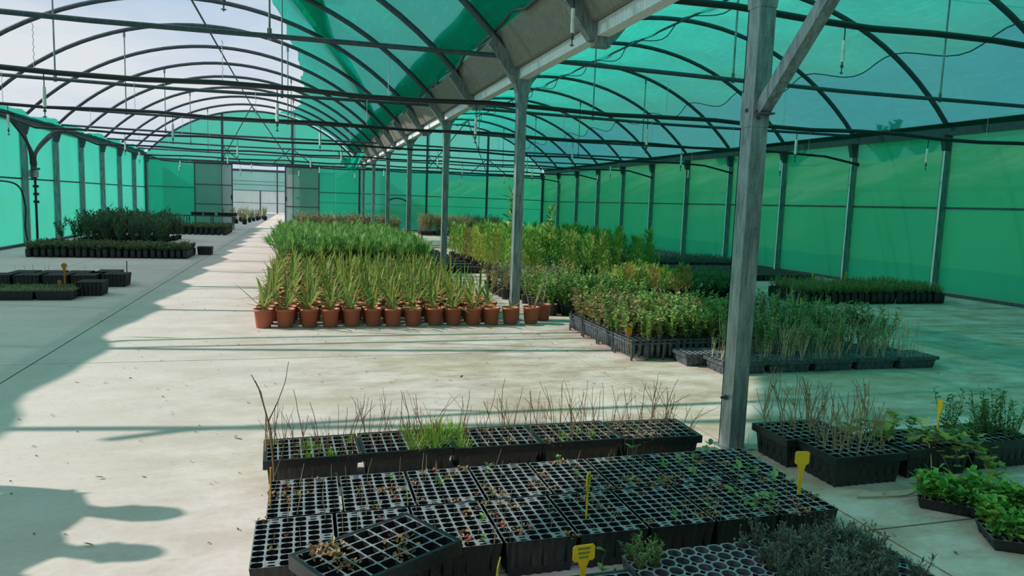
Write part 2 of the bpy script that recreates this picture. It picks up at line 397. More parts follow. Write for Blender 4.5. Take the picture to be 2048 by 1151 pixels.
# ---- side walls
def panel_mesh(sx, sz, mat, nm='panel'):      # sheet standing in the local Y-Z plane
    m = MB(); m.box((-.006, 0, 0), (.006, sx, sz)); return m.mesh(nm, mat)
def side_wall(name, x, sgn, y0k, label):
    """sgn: +1 the room lies towards +x"""
    wl = struct(name, label)
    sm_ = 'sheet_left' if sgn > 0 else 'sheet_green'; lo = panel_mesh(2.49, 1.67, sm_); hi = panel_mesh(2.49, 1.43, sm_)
    pm = MB(); ox = x + sgn * .02
    # post: C profile with a bright inner flange
    p = MB()
    p.box((-.075, -.035, .02), (.075, -.027, 3.15)); p.box((-.075, .027, .02), (.075, .035, 3.15)); p.box((sgn * .075 - .005, -.035, .02), (sgn * .075 + .005, .035, 3.15))
    p.box((-.09, -.06, .0), (.1, .06, .02))
    p.box((sgn * .081 - .001, -.033, .02), (sgn * .081 + .001, .012, 3.0), 1)
    pm = p.mesh('post', 'galv', 'white_steel')
    hm = MB(); hm.add([(sgn * .085, -.045, 2.85), (sgn * .085, .045, 2.85), (sgn * .17, .06, 3.16), (sgn * .17, -.06, 3.16), (-sgn * .03, -.045, 2.85), (-sgn * .03, .045, 2.85), (-sgn * .03, .06, 3.16), (-sgn * .03, -.06, 3.16)],
                   [(0, 1, 2, 3), (4, 7, 6, 5), (0, 3, 7, 4), (1, 5, 6, 2)]); hm = hm.mesh('haunch', 'galv_dark')
    ys = [3.88 + 2.5 * k for k in range(y0k, 14)]
    for y in ys:
        po = link('post', pm, wl, (x + sgn * .10, y, 0)); link('haunch', hm, po)
        if y < YG - 1:
            link('panel', lo, wl, (x, y + .005, .07)); link('panel', hi, wl, (x, y + .005, 1.74))
            r = MB(); r.box((x + sgn * .02 - .012, y + .04, 1.715), (x + sgn * .02 + .014, y + 2.46, 1.755)); r.build('rail', 'galv_dark', wl)
    zt = 3.27 if sgn > 0 else 3.38
    r = MB(); r.box((x - .06, ys[0], 3.17), (x + .13, YG, zt)); r.box((x + sgn * .05 - .12, ys[0], zt), (x + sgn * .05 + .12, YG, zt + .015))
    r.box((x + sgn * .12 - .02, ys[0], 3.15), (x + sgn * .12 + .02, YG, 3.17)); r.build('eave_beam', 'galv_dark', wl)
    c = MB(); c.box((x - .05, ys[0], 0), (x + .05, YG, .065)); tag(c.build('baseboard_' + name.split('_')[1], 'galv_dark'), 'low metal sill under the ' + ('translucent' if sgn > 0 else 'green') + ' sheet wall', None, None, 'structure')
    return wl
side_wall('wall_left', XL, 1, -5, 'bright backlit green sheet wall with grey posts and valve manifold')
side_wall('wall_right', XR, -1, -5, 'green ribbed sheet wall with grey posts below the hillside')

# ---- gable wall at the far end
gw = struct('wall_back', 'green sheet gable wall with wide sliding door opening')
def gable_panel(x0, x1, z0, z1, mat, y=YG + .06):
    m = MB(); m.box((x0, y - .006, z0), (x1, y + .006, z1)); m.build('panel', mat, gw)
def gable_cap(x0, x1, rc, z0, mat, y=YG + .06):
    n = 10; m = MB(); vs = []
    for i in range(n + 1):
        x = x0 + (x1 - x0) * i / n; vs += [(x, y, z0), (x, y, max(z0 + .01, arch_z(x, rc, .02)))]
    m.add(vs, [(2 * i, 2 * i + 2, 2 * i + 3, 2 * i + 1) for i in range(n)]); m.build('panel', mat, gw)
DX0, DX1, DZ = -3.24, -.82, 2.95
for a, b in ((XL - .06, -3.62), (-.50, XC - .04), (XC + .04, 6.0), (6.0, 9.15), (9.15, XR + .06)):
    gable_panel(a + .02, b - .02, .08, 1.78, 'sheet_green'); gable_panel(a + .02, b - .02, 1.79, 3.04, 'sheet_green')
gable_panel(-3.62, DX0, .08, 3.04, 'sheet_clear'); gable_panel(DX1, -.50, .08, 3.04, 'sheet_clear')
for a, b, rc in ((XL + .1, -3.65, RL), (-3.65, -.5, RL), (-.5, XC - .1, RL), (XC + .1, 6.0, RR), (6.0, 9.15, RR), (9.15, XR - .1, RR)):
    gable_cap(a, b, rc, 3.06, 'sheet_gable' if rc == RL else 'sheet_green')
for x, rc in ((XL + .08, RL), (-3.65, RL), (-.5, RL), (XC, RL), (6.0, RR), (9.15, RR), (XR - .1, RR)):
    m = MB(); top = max(3.2, arch_z(min(max(x, rc - 4.8), rc + 4.8), rc) - .03); m.box((x - .05, YG - .04, 0), (x + .05, YG + .05, top)); m.build('post', 'galv_dark', gw)
for x0, x1, z, h in ((XL, XR, 3.04, .09), (XL, DX0, 1.785, .035), (DX1, XR, 1.785, .035), (-.5, XR, 1.30, .015)):
    m = MB(); m.box((x0, YG - .02, z - h / 2), (x1, YG + .03, z + h / 2)); m.build('rail', 'galv_dark', gw)
m = MB(); m.box((XL, YG, 0), (DX0, YG + .1, .07)); m.box((DX1, YG, 0), (XR, YG + .1, .07)); m.build('sill', 'galv_dark', gw)
def brace(p0, p1): m = MB(); m.tube([p0, p1], .022, 6); m.build('brace', 'galv_dark', gw)
for rc in (RL, RR):
    zr = 5.40
    brace((rc, YG - 2.5, zr), (rc - 1.5, YG - .05, 3.1)); brace((rc, YG - 2.5, zr), (rc + 1.62, YG - .05, 3.1))
    brace((rc - 1.45, YG - .1, 3.75), (rc - .7, YG - .1, 3.08)); brace((rc + 1.55, YG - .1, 3.75), (rc + .8, YG - .1, 3.08))
    brace((rc + 1.7, YG - .1, 3.75), (rc + 2.6, YG - .1, 3.08))
def door(name, x0, x1, label, bright):
    d = struct(name, label); y = YG - .14
    n = 3; zs = [.14, 1.05, 1.95, 2.92]
    for k in range(n):
        for (a, b, mt) in ((x0, bright[0], 'sheet_white' if bright[2] == 0 else 'sheet_clear'), (bright[0], x1, 'sheet_white' if bright[2] == 1 else 'sheet_clear')):
            m = MB(); m.box((a + .02, y - .008, zs[k] + .015), (b - .005, y + .008, zs[k + 1] - .015)); m.build('panel', mt, d)
    f = MB()
    for x in (x0, x1): f.box((x - .025, y - .025, .1), (x + .025, y + .025, 2.95))
    for z in zs: f.box((x0, y - .02, z - .02), (x1, y + .02, z + .02))
    f.build('frame', 'galv_dark', d)
    h = MB(); hx = x1 - .03 if bright[2] == 1 else x0 + .03; h.box((hx - .03, y - .06, 1.3), (hx + .03, y - .02, 1.5)); h.build('handle', 'black_pipe', d)
door('door_1', -4.85, DX0 + .02, 'sliding door leaf of clear sheets beside the bench', (-3.68, 0, 1))
door('door_2', DX1 - .02, .72, 'sliding door leaf with white strip behind the potted palms', (-.50, 0, 0))
m = MB(); m.box((-4.95, YG - .2, 2.97), (.85, YG - .08, 3.05)); tag(m.build('trim_1', 'galv_dark'), 'dark steel rail above the sliding doors', None, None, 'structure')

fw_ = struct('wall_front_added', 'unseen grey sheet wall added behind the viewer to cut light')  # opaque wall added out of view to darken faces turned towards it
for a, b in ((XL, XC), (XC, XR)):
    m = MB(); m.box((a + .01, -8.66, .05), (b - .01, -8.64, 3.2)); m.build('panel', 'grey_sheet', fw_)
    n = 14; m = MB(); rc = (a + b) / 2; vs = []
    for i in range(n + 1): x = a + .1 + (b - a - .2) * i / n; vs += [(x, -8.65, 3.2), (x, -8.65, max(3.21, arch_z(x, rc)))]
    m.add(vs, [(2 * i, 2 * i + 2, 2 * i + 3, 2 * i + 1) for i in range(n)]); m.build('panel', 'grey_sheet', fw_)
# ---- second house seen through the door
fh = struct('wall_far', 'pale end wall of the next house through the doorway')
YF = 66
for x0, x1, z0, z1, mt in ((-7, -2.2, .1, 1.95, 'sheet_white'), (-7, -2.2, 1.95, 3.6, 'sheet_clear'), (-2.2, 2.6, 1.95, 3.6, 'sheet_clear'), (-2.2, -.7, .1, 1.95, 'sheet_white'), (-.7, 2.6, .1, 1.95, 'sheet_clear')):
    m = MB(); m.box((x0 + .02, YF, z0), (x1 - .02, YF + .02, z1)); m.build('panel', mt, fh)
for x in (-7, -3.6, -2.2, -1.25, 2.6):
    m = MB(); m.box((x - .05, YF - .1, 0), (x + .05, YF, 4.6 if x in (-7, -2.2, 2.6) else 1.95)); m.build('post', 'galv_dark', fh)
for z, h in ((3.66, .2), (1.96, .05), (.9, .04), (2.45, .04), (2.75, .03), (4.5, .08)):
    m = MB(); m.box((-7, YF - .08, z - h / 2), (2.6, YF - .02, z + h / 2)); m.build('rail', 'galv_dark', fh)
for nm, x in (('wall_far_left', -7.1), ('wall_far_right', 2.8)):
    o = struct(nm, 'long sheet side wall of the next house, ' + ('left of' if x < 0 else 'right of') + ' its aisle')
    for k in range(6):
        m = MB(); m.box((x - .01, YG + .3 + k * 4.9, .05), (x + .01, YG + .28 + (k + 1) * 4.9, 3.3)); m.build('panel', 'sheet_green', o)

# ---- columns under the valley gutter
def column(y, label, near=False):
    t = thing('steel_column', label, 'column', (XC, y, 0), 0, 'galvanized columns under the valley gutter')
    m = MB()
    # folded C section, open to the back
    m.box((-.055, -.06, .0), (.055, -.052, 3.1)); m.box((-.055, -.052, 0), (-.047, .06, 3.1)); m.box((.047, -.052, 0), (.055, .06, 3.1))
    m.box((-.055, .052, 0), (-.02, .06, 3.1)); m.box((.02, .052, 0), (.055, .06, 3.1))
    m.build('shaft', 'galv', t)
    h = MB(); vs = []
    for z, a, b in ((2.72, .058, .064), (2.9, .075, .064), (3.02, .11, .064), (3.1, .17, .064)):
        vs += [(-a, -b, z), (a, -b, z), (a, b, z), (-a, b, z)]
    h.add(vs, [(i * 4 + j, i * 4 + (j + 1) % 4, i * 4 + 4 + (j + 1) % 4, i * 4 + 4 + j) for i in range(3) for j in range(4)]); h.build('haunch', 'galv', t)
    b = MB(); b.box((-.09, -.09, .0), (.09, .09, .008)); b.build('base_plate', 'galv', t)
    if near:
        s = MB(); s.box((-.0585, -.0635, 2.02), (.0585, .0635, 2.23)); sp = s.build('splice_plate', 'galv', t)
        for z in (2.07, 2.18):
            q = MB(); q.tube([(-.02, -.062, z), (-.02, -.075, z)], .011, 6); q.build('bolt', 'galv_dark', sp)
        q = MB(); q.tube([(-.0575, .0, 2.12), (-.064, 0, 2.12)], .012, 8); q.build('bolt', 'black_pipe', sp)
        br = MB(); br.bar((.0, -.07, 2.12), (0, -1.03, 3.08), .075, .075); bo = br.build('brace', 'galv', t)
        q = MB(); q.box((-.05, -.13, 2.09), (.05, -.06, 2.10)); q.build('clip', 'galv_dark', bo)
        a = MB(); a.tube([(-.056, -.0, .33), (-.10, -.0, .33)], .008, 6); a.tube([(-.063, 0, .33), (-.075, 0, .33)], .018, 6); a.build('anchor_bolt', 'galv_dark', t)
column(3.88, 'thick grey column with a diagonal brace beside the cell trays', True)
column(8.88, 'grey steel column rising behind the last red pot in the front row')
column(13.88, 'grey steel column standing at the right edge of the palm block')
for k, y in enumerate((18.88, 23.88, 28.88, 33.88)): column(y, 'slim grey column beyond the palms, %s from the gable wall' % ORD[3 - k])

gut = thing('valley_gutter', 'wide grey valley gutter with lit underside beam along the column line', 'gutter')
g = MB(); pr_ = [(-.34, 3.62), (-.30, 3.62), (-.12, 3.24), (.12, 3.24), (.30, 3.62), (.34, 3.62), (.13, 3.20), (-.13, 3.20)]
vs = [(XC + x, y, z) for y in (-8.5, YG - .1) for x, z in pr_]
g.add(vs, [(i, (i + 1) % 8, 8 + (i + 1) % 8, 8 + i) for i in range(8)]); g.build('trough', 'gutter', gut)
gb = MB(); gb.box((-.06, 0, 3.07), (.06, 2.38, 3.195)); gb = gb.mesh('beam', 'white_steel')
bk = MB()
for s in (-1, 1):
    bk.add([(s * .05, -.05, 3.03), (s * .12, -.05, 3.03), (s * .46, -.05, 3.46), (s * .40, -.05, 3.58), (s * .05, -.05, 3.22), (s * .05, .05, 3.03), (s * .12, .05, 3.03), (s * .46, .05, 3.46), (s * .40, .05, 3.58), (s * .05, .05, 3.22)],
           [(4, 3, 2, 1, 0), (5, 6, 7, 8, 9), (0, 1, 6, 5), (1, 2, 7, 6), (2, 3, 8, 7), (3, 4, 9, 8)])
bk.box((-.08, -.055, 2.98), (.08, .055, 3.1)); bk = bk.mesh('bracket', 'galv')
for y in [1.38] + ARCH_Y:
    link('bracket', bk, gut, (XC, y, 0))
    if y < YG - 1: link('beam', gb, gut, (XC, y + .06, 0))
rr = random.Random(5)
pts = [(XC - .36, 4 + i * .28, 3.66 + .05 * sin(i * .9) + rr.uniform(-.04, .04)) for i in range(110)]
m = MB(); m.tube(pts, .022, 6); tag(m.build('drain_hose', 'galv_dark'), 'sagging dark hose lying along the gutter edge', 'hose')

# ---- roof hoops, ridge tubes, tie bars
def arch_mesh(nm):
    m = MB(); n = 30; a0 = math.asin(4.62 / AR)
    pts = [(AR * sin(-a0 + 2 * a0 * i / n), 0, ACZ + AR * cos(-a0 + 2 * a0 * i / n)) for i in range(n + 1)]
    m.tube(pts, .046, 8); return m.mesh(nm, 'galv_dark')
AM = arch_mesh('roof_arch')
for k, y in enumerate(ARCH_Y):
    tag(link('roof_arch', AM, None, (RL, y, 0)), 'curved roof hoop of the open span, %s from the gable door' % ORD[13 - k], 'roof arch', 'hoops of the open span')
    tag(link('roof_arch', AM, None, (RR, y, 0)), 'curved roof hoop under the taut net, %s from the gable wall' % ORD[13 - k], 'roof arch', 'hoops of the netted span')
for rc, lb in ((RL, 'long ridge tube running under the open sky'), (RR, 'long ridge tube under the taut green net')):
    m = MB(); m.tube([(rc, 1.5, 5.38), (rc, YG, 5.38)], .024, 6); tag(m.build('ridge_tube', 'galv_dark'), lb, 'roof tube')
def tie(y, rc, label, group):
    t = thing('tie_bar', label, 'tie bar', (rc, y, 0), 0, group)
    m = MB(); m.tube([(-4.55, 0, 3.34), (0, 0, 3.30), (4.55, 0, 3.34)], .03, 8); m.build('tube', 'galv_dark', t)
    for dx in (-1.8, 1.8):
        h = MB(); zt = arch_z(rc + dx, rc) - .04
        h.tube([(dx, 0, 3.30), (dx, 0, zt)], .014, 6); h.box((dx - .025, -.006, 3.27), (dx + .025, .006, 3.40)); h.box((dx - .025, -.006, zt - .12), (dx + .025, .006, zt)); h.build('hanger', 'galv', t)
for k, y in enumerate(TIE_Y):
    tie(y, RL, 'tie tube with hangers in the open span, %s from the gable door' % ORD[5 - k], 'tie bars of the open span')
    tie(y, RR, 'tie tube with hangers below the taut net, %s from the gable wall' % ORD[5 - k], 'tie bars of the netted span')

# ---- irrigation lines
dr = MB(); dr.tube([(0, 0, 0), (.004, 0, -.11), (0, 0, -.2)], .006, 5)
dr_hose = dr.mesh('dropper', 'black_pipe')
dr = MB(); dr.tube([(0, 0, -.16), (0, 0, -.37)], .019, 8); dr_w = dr.mesh('weight', 'white_plastic')
dr = MB(); dr.tube([(0, 0, -.37), (0, 0, -.40)], .008, 6); dr.tube([(0, 0, -.40), (0, 0, -.425)], .016, 6); dr.tube([(0, 0, -.425), (0, 0, -.49)], .006, 5); dr.tube([(-.02, 0, -.475), (.02, 0, -.475)], .005, 4); dr_n = dr.mesh('nozzle', 'grey_plastic')
def chain_mesh(L):
    m = MB(); k = int(L / .035)
    pts = [(.007 * (1 if i % 2 else -1), 0, -L * i / k) for i in range(k + 1)]
    m.tube(pts, .004, 4); return m.mesh('chain', 'chain')
ch = chain_mesh(.5)
def irrigation(y, z, x0, x1, droop, r, label, dx=2.4, off=0., chains=True):
    t = thing('irrigation_pipe', label, 'irrigation pipe', (0, y, z), 0, 'irrigation lines hung across the spans')
    q = random.Random(int(y * 10)); pts = []; n = int((x1 - x0) / .8)
    for i in range(n + 1):
        x = x0 + (x1 - x0) * i / n; s = .02 * sin(x * 2.1 + y)
        if x > x1 - 1.0 and droop: s -= .16 * ((x - x1 + 1.0)) ** 2
        if x < x0 + .9 and x0 > -7.2: s += .32 * (1 - (x - x0) / .9) ** 2
        pts.append((x, .02 * sin(x * 1.3), s))
    m = MB(); m.tube(pts, r, 8); m.build('pipe', 'black_pipe', t)
    if droop:
        e = MB(); p = pts[-1]; e.tube([(p[0], p[1], p[2]), (p[0] + .06, p[1], p[2] - .015)], r * 1.6, 8); e.build('end_cap', 'black_pipe', t)
    x = x0 + 1.3 + off
    while x < x1 - .8:
        if abs(x - XC) > .3:
            d = link('dropper', dr_hose, t, (x, 0, -.01)); link('weight', dr_w, d); link('nozzle', dr_n, d)
        x += dx
    if chains:
        x = x0 + 1.9
        while x < x1 - .5:
            if abs(x - XC) > .4: link('chain', ch, t, (x, .05, .5))
            x += 1.9
irrigation(6.2, 3.42, -6.6, 12.0, False, .034, 'thick black irrigation pipe passing behind the braced column', 2.9, 1.8, False)
irrigation(9.04, 2.76, -6.6, 12.0, False, .03, 'black irrigation pipe passing behind the column in the red pots', 2.4, .2)
for y, lb in ((13.4, 'black irrigation pipe just before the column beside the palms'), (18.35, 'black irrigation pipe above the dark palms'), (23.3, 'far black irrigation pipe above the bench of stems'), (28.1, 'far black irrigation pipe above the dry seedlings'), (33.0, 'farthest black irrigation pipe near the gable door')):
    irrigation(y, 2.82, -6.5, 11.85, True, .026, lb, 2.4, (y * 1.7) % 1.3)

# ---- shade nets
def net_grid(fx, ny, nx, y0, y1, mat, name):
    m = MB(); vs = []
    for j in range(ny + 1):
        y = y0 + (y1 - y0) * j / ny
        for i in range(nx + 1): vs.append(fx(i / nx, y))
    m.add(vs, [(j * (nx + 1) + i, j * (nx + 1) + i + 1, (j + 1) * (nx + 1) + i + 1, (j + 1) * (nx + 1) + i) for j in range(ny) for i in range(nx)], 0, True)
    return m.mesh(name, mat)
def sag(y): return sin(pi * (((y - 3.88) / 2.5) % 1.0)) ** 2
def fr(u, y):
    x = RR - 4.78 + 9.56 * u
    d = 1 - abs(2 * u - 1) ** 3
    return (x, y, arch_z(x, RR, .06) - .16 * sag(y) * d + .015 * sin(x * 5 + y * 1.3))
t = thing('shade_net', 'taut teal green shade net covering the whole right span', 'shade net')
def seam_u(y): return (10.72 + .20 * sag(y) - RR + 4.78) / 9.56
link('cloth', net_grid(lambda u, y: fr(u * seam_u(y), y), 200, 38, -8.6, YG, 'net', 'cloth'), t)
link('lower_cloth', net_grid(lambda u, y: fr(seam_u(y) + (1 - seam_u(y)) * u, y), 200, 10, -8.6, YG, 'net_open', 'lower_cloth'), t)
def rope(xs, off):
    m = MB(); pts = []
    y = 1.4
    while y < YG:
        x = xs + .20 * sag(y); p = fr((x - RR + 4.78) / 9.56, y); pts.append((p[0], p[1], p[2] - off)); y += .25
    m.tube(pts, .012, 5); return m.mesh('seam_rope', 'rope')
for xs in (10.72, 7.6, 4.3): link('seam_rope', rope(xs, .012), t)

def edge_x(y):
    P = [(2.0, -6.4), (4.0, -5.8), (5.5, -5.0), (6.8, -4.2), (8.5, -3.4), (11., -2.2), (13., -1.35), (15.2, -.58), (17.5, -.40), (21.3, -.08), (26, -.02), (30, -.12), (33.5, -.42), (35.6, -1.0), (36.4, -1.2)]
    for (a, xa), (b, xb) in zip(P, P[1:]):
        if a <= y <= b: f = (y - a) / (b - a); return xa + (xb - xa) * f
    return P[0][1] if y < 2 else P[-1][1]
def fl(u, y):
    e = edge_x(y) + .05 * sin(y * 2.3)
    x = 2.36 + (e - 2.36) * u
    wr = .05 * sin(x * 3.1 + y * 1.7) * (1 - u) + .05 * sin(y * 5.1 - x * 2.0) * u ** 2
    return (x, y, arch_z(x, RL, .075) - .10 * sag(y) * sin(pi * min(1, .1 + u * .9)) + .5 * wr + .02)
t = thing('shade_net', 'pulled back green shade net hanging in folds beside the gutter', 'shade net')
link('cloth', net_grid(fl, 160, 36, 2.6, YG - .1, 'net', 'cloth'), t)
def fold(u, y):
    A = [(11.5, -1.6), (14.8, -.3), (16.9, .34), (19.6, 1.16), (22.7, 1.96), (26.2, 2.44)]
    B = [(11.5, -.5), (13.6, .32), (16.3, .62), (19.0, 1.45), (22.7, 2.25), (26.2, 2.46)]
    def g(P):
        for (a, xa), (b, xb) in zip(P, P[1:]):
            if a <= y <= b: return xa + (xb - xa) * (y - a) / (b - a)
        return P[-1][1]
    xa, xb = g(A), g(B); x = xa + (xb - xa) * u
    return (x, y, arch_z(x, RL, .10) + .03 + .03 * sin(u * 9 + y))
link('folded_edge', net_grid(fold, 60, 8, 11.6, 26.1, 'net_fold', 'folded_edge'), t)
def gather(u, y):
    x = 2.36 - .38 * u; return (x, y, arch_z(x, RL, .13) + .03 * sin(u * 17 + y * .7) + .02 * sin(y * 2.5 + u * 5))
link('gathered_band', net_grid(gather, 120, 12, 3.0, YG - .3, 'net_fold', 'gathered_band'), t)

def bundle():
    m = MB(); n, k = 26, 14; vs = []; rr = random.Random(8)
    for i in range(n + 1):
        u = i / n
        for j in range(k + 1):
            v = j / k; w_ = sin(pi * u)
            vs.append((1.35 + 1.05 * u + .05 * sin(v * 9 + i), 29.3 + .35 * v + .08 * sin(u * 14 + v * 3), 3.34 - .75 * w_ ** .7 * (.35 + .65 * v) + .06 * sin(u * 19 + v * 7) + rr.uniform(-.02, .02) + .45 * (u ** 3)))
    m.add(vs, [(i * (k + 1) + j, i * (k + 1) + j + 1, (i + 1) * (k + 1) + j + 1, (i + 1) * (k + 1) + j) for i in range(n) for j in range(k)], 0, True)
    return m.mesh('net_bundle', 'net')
tag(link('net_bundle', bundle()), 'pale green net bundle drooping from the far end of the gutter', 'shade net')

def roll():
    t = thing('rolled_net', 'rolled dark green shade net with loose flaps along the left eave', 'shade net')
    m = MB(); rr = random.Random(4); pts = []; rs = []
    y = -1.0
    while y < YG:
        pts.append((XL + .02 + rr.uniform(-.015, .015), y, 3.30 + rr.uniform(-.01, .02))); rs.append(.05 + .02 * rr.random()); y += .3
    m.tube(pts, rs, 8); m.build('roll', 'net_roll', t)
    def fp(u, y):
        q = ((y - 4.6) / 2.5) % 1.0; s = .03 + .17 * (q ** .6 if q < .8 else .87 * (1 - q) / .2) + .015 * sin(y * 1.1)
        return (XL + .02 + .75 * s * u * .55, y, 3.33 + s * u + .01 * sin(y * 7 + u * 3))
    link('flap', net_grid(fp, 150, 5, -1.0, YG, 'net_roll', 'flap'), t)
roll()

# ---- hoses and valve manifold on the left wall
VY = 21.38
vm = thing('valve_manifold', 'valve manifold with bundled black hoses on a left wall post', 'valve', (XL + .28, VY, -.2))
b = MB(); b.box((-.05, -.12, 1.98), (.10, .12, 2.16)); b.build('valve_box', 'grey_box', vm)
for k in range(5):
    v = MB(); yy = -.16 + .08 * k; v.tube([(.03, yy, 1.9), (.03, yy, 2.3)], .022, 7); v.tube([(.03, yy, 2.2), (.12, yy, 2.2)], .03, 7); v.build('valve', 'grey_plastic', vm)
v = MB(); v.tube([(.02, .1, .21), (.02, .1, 1.95)], .03, 8)
for z in (1.35, 1.55, 1.75): v.tube([(-.03, .1, z), (.09, .1, z)], .035, 7)
v.build('riser', 'black_pipe', vm)
def curve(ps, n=14):
    out = []; P = [ps[0]] + list(ps) + [ps[-1]]
    for i in range(1, len(P) - 2):
        a, b_, c, d = (Vector(q) for q in P[i - 1:i + 3])
        for k in range(n):
            s = k / n; out.append(.5 * ((2 * b_) + (c - a) * s + (2 * a - 5 * b_ + 4 * c - d) * s * s + (3 * b_ - a - 3 * c + d) * s ** 3))
    out.append(Vector(ps[-1])); return out
for k in range(5):
    y0 = -.16 + .08 * k; s = -1 if k < 3 else 1
    h = MB(); h.tube(curve([(.03, y0, 2.3), (.03, y0 + s * .05, 2.6), (.02, y0 + s * (.35 + .16 * k), 3.0), (.05, y0 + s * (1.0 + .25 * k), 3.3), (.35, y0 + s * (2.0 + .2 * k), 3.35)]), .034, 6); h.build('hose', 'black_pipe', vm)
h = MB(); h.tube(curve([(XL + .25, 17.5, 1.62), (XL + .25, 20.2, 1.60), (XL + .25, 20.85, 1.1), (XL + .25, 20.8, .5), (XL + .22, 21.1, .06)]), .022, 6)
tag(h.build('supply_hose', 'black_pipe'), 'black hose bending down to the floor beside the valve post', 'hose')
h = MB(); h.tube(curve([(4.1, YG - .1, .1), (3.95, YG - .1, .9), (4.1, YG - .1, 1.5), (4.6, YG - .1, 1.62), (5.05, YG - .1, 1.4), (5.15, YG - .1, .8), (5.0, YG - .1, .1)]), .035, 6)
tag(h.build('hose_loop', 'black_pipe'), 'dark hose bent in an arch against the green gable wall', 'hose')
for k in range(4):
    m = MB(); y, z = 90 + k * 4, 42 + k * 5.5; m.tube([(-160 + i * 20, y + i * 1.0, z - 5 * sin(pi * i / 16)) for i in range(17)], .07, 4)
    tag(m.build('overhead_cable', 'galv_dark'), 'thin overhead cable crossing the sky above the open span', 'cable', 'cables in the sky')

# ------------------------------------------------------------------ plant templates
UP = Vector((0, 0, 1))
def rdir(q, el0, el1, az=None):
    a = q.uniform(0, 2 * pi) if az is None else az; e = radians(q.uniform(el0, el1))
    return Vector((cos(a) * cos(e), sin(a) * cos(e), sin(e)))
def blade(m, p, d, L, W, droop=.2, seg=4, mi=0, keel=.25):
    """long strap leaf, folded along the middle, bending under its weight"""
    p = Vector(p); d = d.normalized(); s = d.cross(UP)
    if s.length < .05: s = Vector((1, 0, 0))
    s.normalize(); n = s.cross(d); vs = []
    for i in range(seg + 1):
        t = i / seg; c = p + d * (L * t) - UP * (droop * L * t * t)
        w_ = W * (min(1, .35 + 2.2 * t) if t < .4 else max(0., 1 - ((t - .4) / .6) ** 1.6)) * .5
        vs += [c - s * w_ + n * (w_ * keel), c, c + s * w_ + n * (w_ * keel)]
    fs = []
    for i in range(seg):
        a = 3 * i; fs += [(a, a + 1, a + 4, a + 3), (a + 1, a + 2, a + 5, a + 4)]
    m.add(vs, fs, mi)
def leaf(m, p, d, L, W, q, mi=0, cup=.2):
    """small oval leaf: six-point blade folded on its midrib"""
    p = Vector(p); d = d.normalized(); s = d.cross(Vector((q.uniform(-.4, .4), q.uniform(-.4, .4), 1)))
    if s.length < .05: s = Vector((1, 0, 0))
    s.normalize(); n = s.cross(d)
    a, b = p + d * (L * .35), p + d * (L * .72); h = n * (W * cup)
    m.add([p, a - s * W * .5 + h, b - s * W * .42 + h, p + d * L, b + s * W * .42 + h, a + s * W * .5 + h], [(0, 3, 2, 1), (0, 5, 4, 3)], mi)
def stem(m, pts, r0, r1, mi=0, n=4):
    k = len(pts); m.tube(pts, [r0 + (r1 - r0) * i / (k - 1) for i in range(k)], n, mi, True, False)
def wander(q, p, d, L, k, wob):
    pts = [Vector(p)]; d = d.normalized()
    for i in range(k):
        d = (d + Vector((q.uniform(-wob, wob), q.uniform(-wob, wob), q.uniform(-wob * .4, wob * .6)))).normalized()
        pts.append(pts[-1] + d * (L / k))
    return pts

def pot_meshes():
    m = MB(); m.lathe([(.0, .004), (.078, .0), (.082, .005), (.102, .190), (.112, .192), (.113, .218), (.106, .218), (.104, .195), (.098, .19), (.095, .17)], 18)
    body = m.mesh('pot', 'terracotta')
    s = MB(); n = 14; vs = [(0, 0, .183)] + [(.097 * cos(2 * pi * j / n), .097 * sin(2 * pi * j / n), .176 + .006 * sin(j * 2.4)) for j in range(n)]
    s.add(vs, [(0, 1 + j, 1 + (j + 1) % n) for j in range(n)]); return body, s.mesh('soil', 'soil')
POT, POT_SOIL = pot_meshes()
def palm_blades(q, n):
    out = []
    for i in range(n):
        f = i / max(1, n - 1); az = i * 2.4 + q.uniform(-.6, .6)
        el = 82 - 62 * f + q.uniform(-12, 12); L = (.44 - .13 * f) * q.uniform(.65, 1.25)
        out.append((rdir(q, el, el, az), L, q.uniform(.018, .036), q.uniform(.03, .14) + .55 * f * q.uniform(.4, 1.3)))
    return out
def palm_foliage(seed):
    q = random.Random(seed); m = MB(); stem(m, [(0, 0, .17), (0, 0, .21), (.004, 0, .26)], .014, .010, 1, 6)
    for d, L, W, dr_ in palm_blades(q, q.randint(7, 10)): blade(m, (0, 0, .2 + q.uniform(0, .06)), d, L * 1.02, W, dr_)
    return m.mesh('foliage', 'palm', 'pale_twig')
PALMS = [palm_foliage(i) for i in range(9)]
def single_blade(seed):
    q = random.Random(seed); m = MB(); blade(m, (0, 0, 0), Vector((1, q.uniform(-.2, .2), q.uniform(1.4, 4.0))), .42, q.uniform(.022, .034), q.uniform(.05, .40), 5)
    return m.mesh('leaf', 'palm')
BLADES = [single_blade(100 + i) for i in range(7)]
def fan_foliage(seed):
    q = random.Random(seed); m = MB()
    for i in range(q.randint(7, 9)):
        az = i * 2.4 + q.uniform(-.4, .4); el = q.uniform(48, 82); d = rdir(q, el, el, az); H = q.uniform(.22, .42)
        base = Vector((0, 0, .18)); tip = base + d * H; stem(m, [base, base + d * H * .5 + UP * .01, tip], .005, .004, 0, 4)
        s = d.cross(UP).normalized(); n = s.cross(d)
        for k in range(9):
            a = (k - 4) / 4 * 1.15; dd = d * cos(a) + s * sin(a) + n * .12
            blade(m, tip, dd, q.uniform(.20, .28), .024, .12, 3)
    return m.mesh('foliage', 'fan_palm')
FANS = [fan_foliage(40 + i) for i in range(7)]

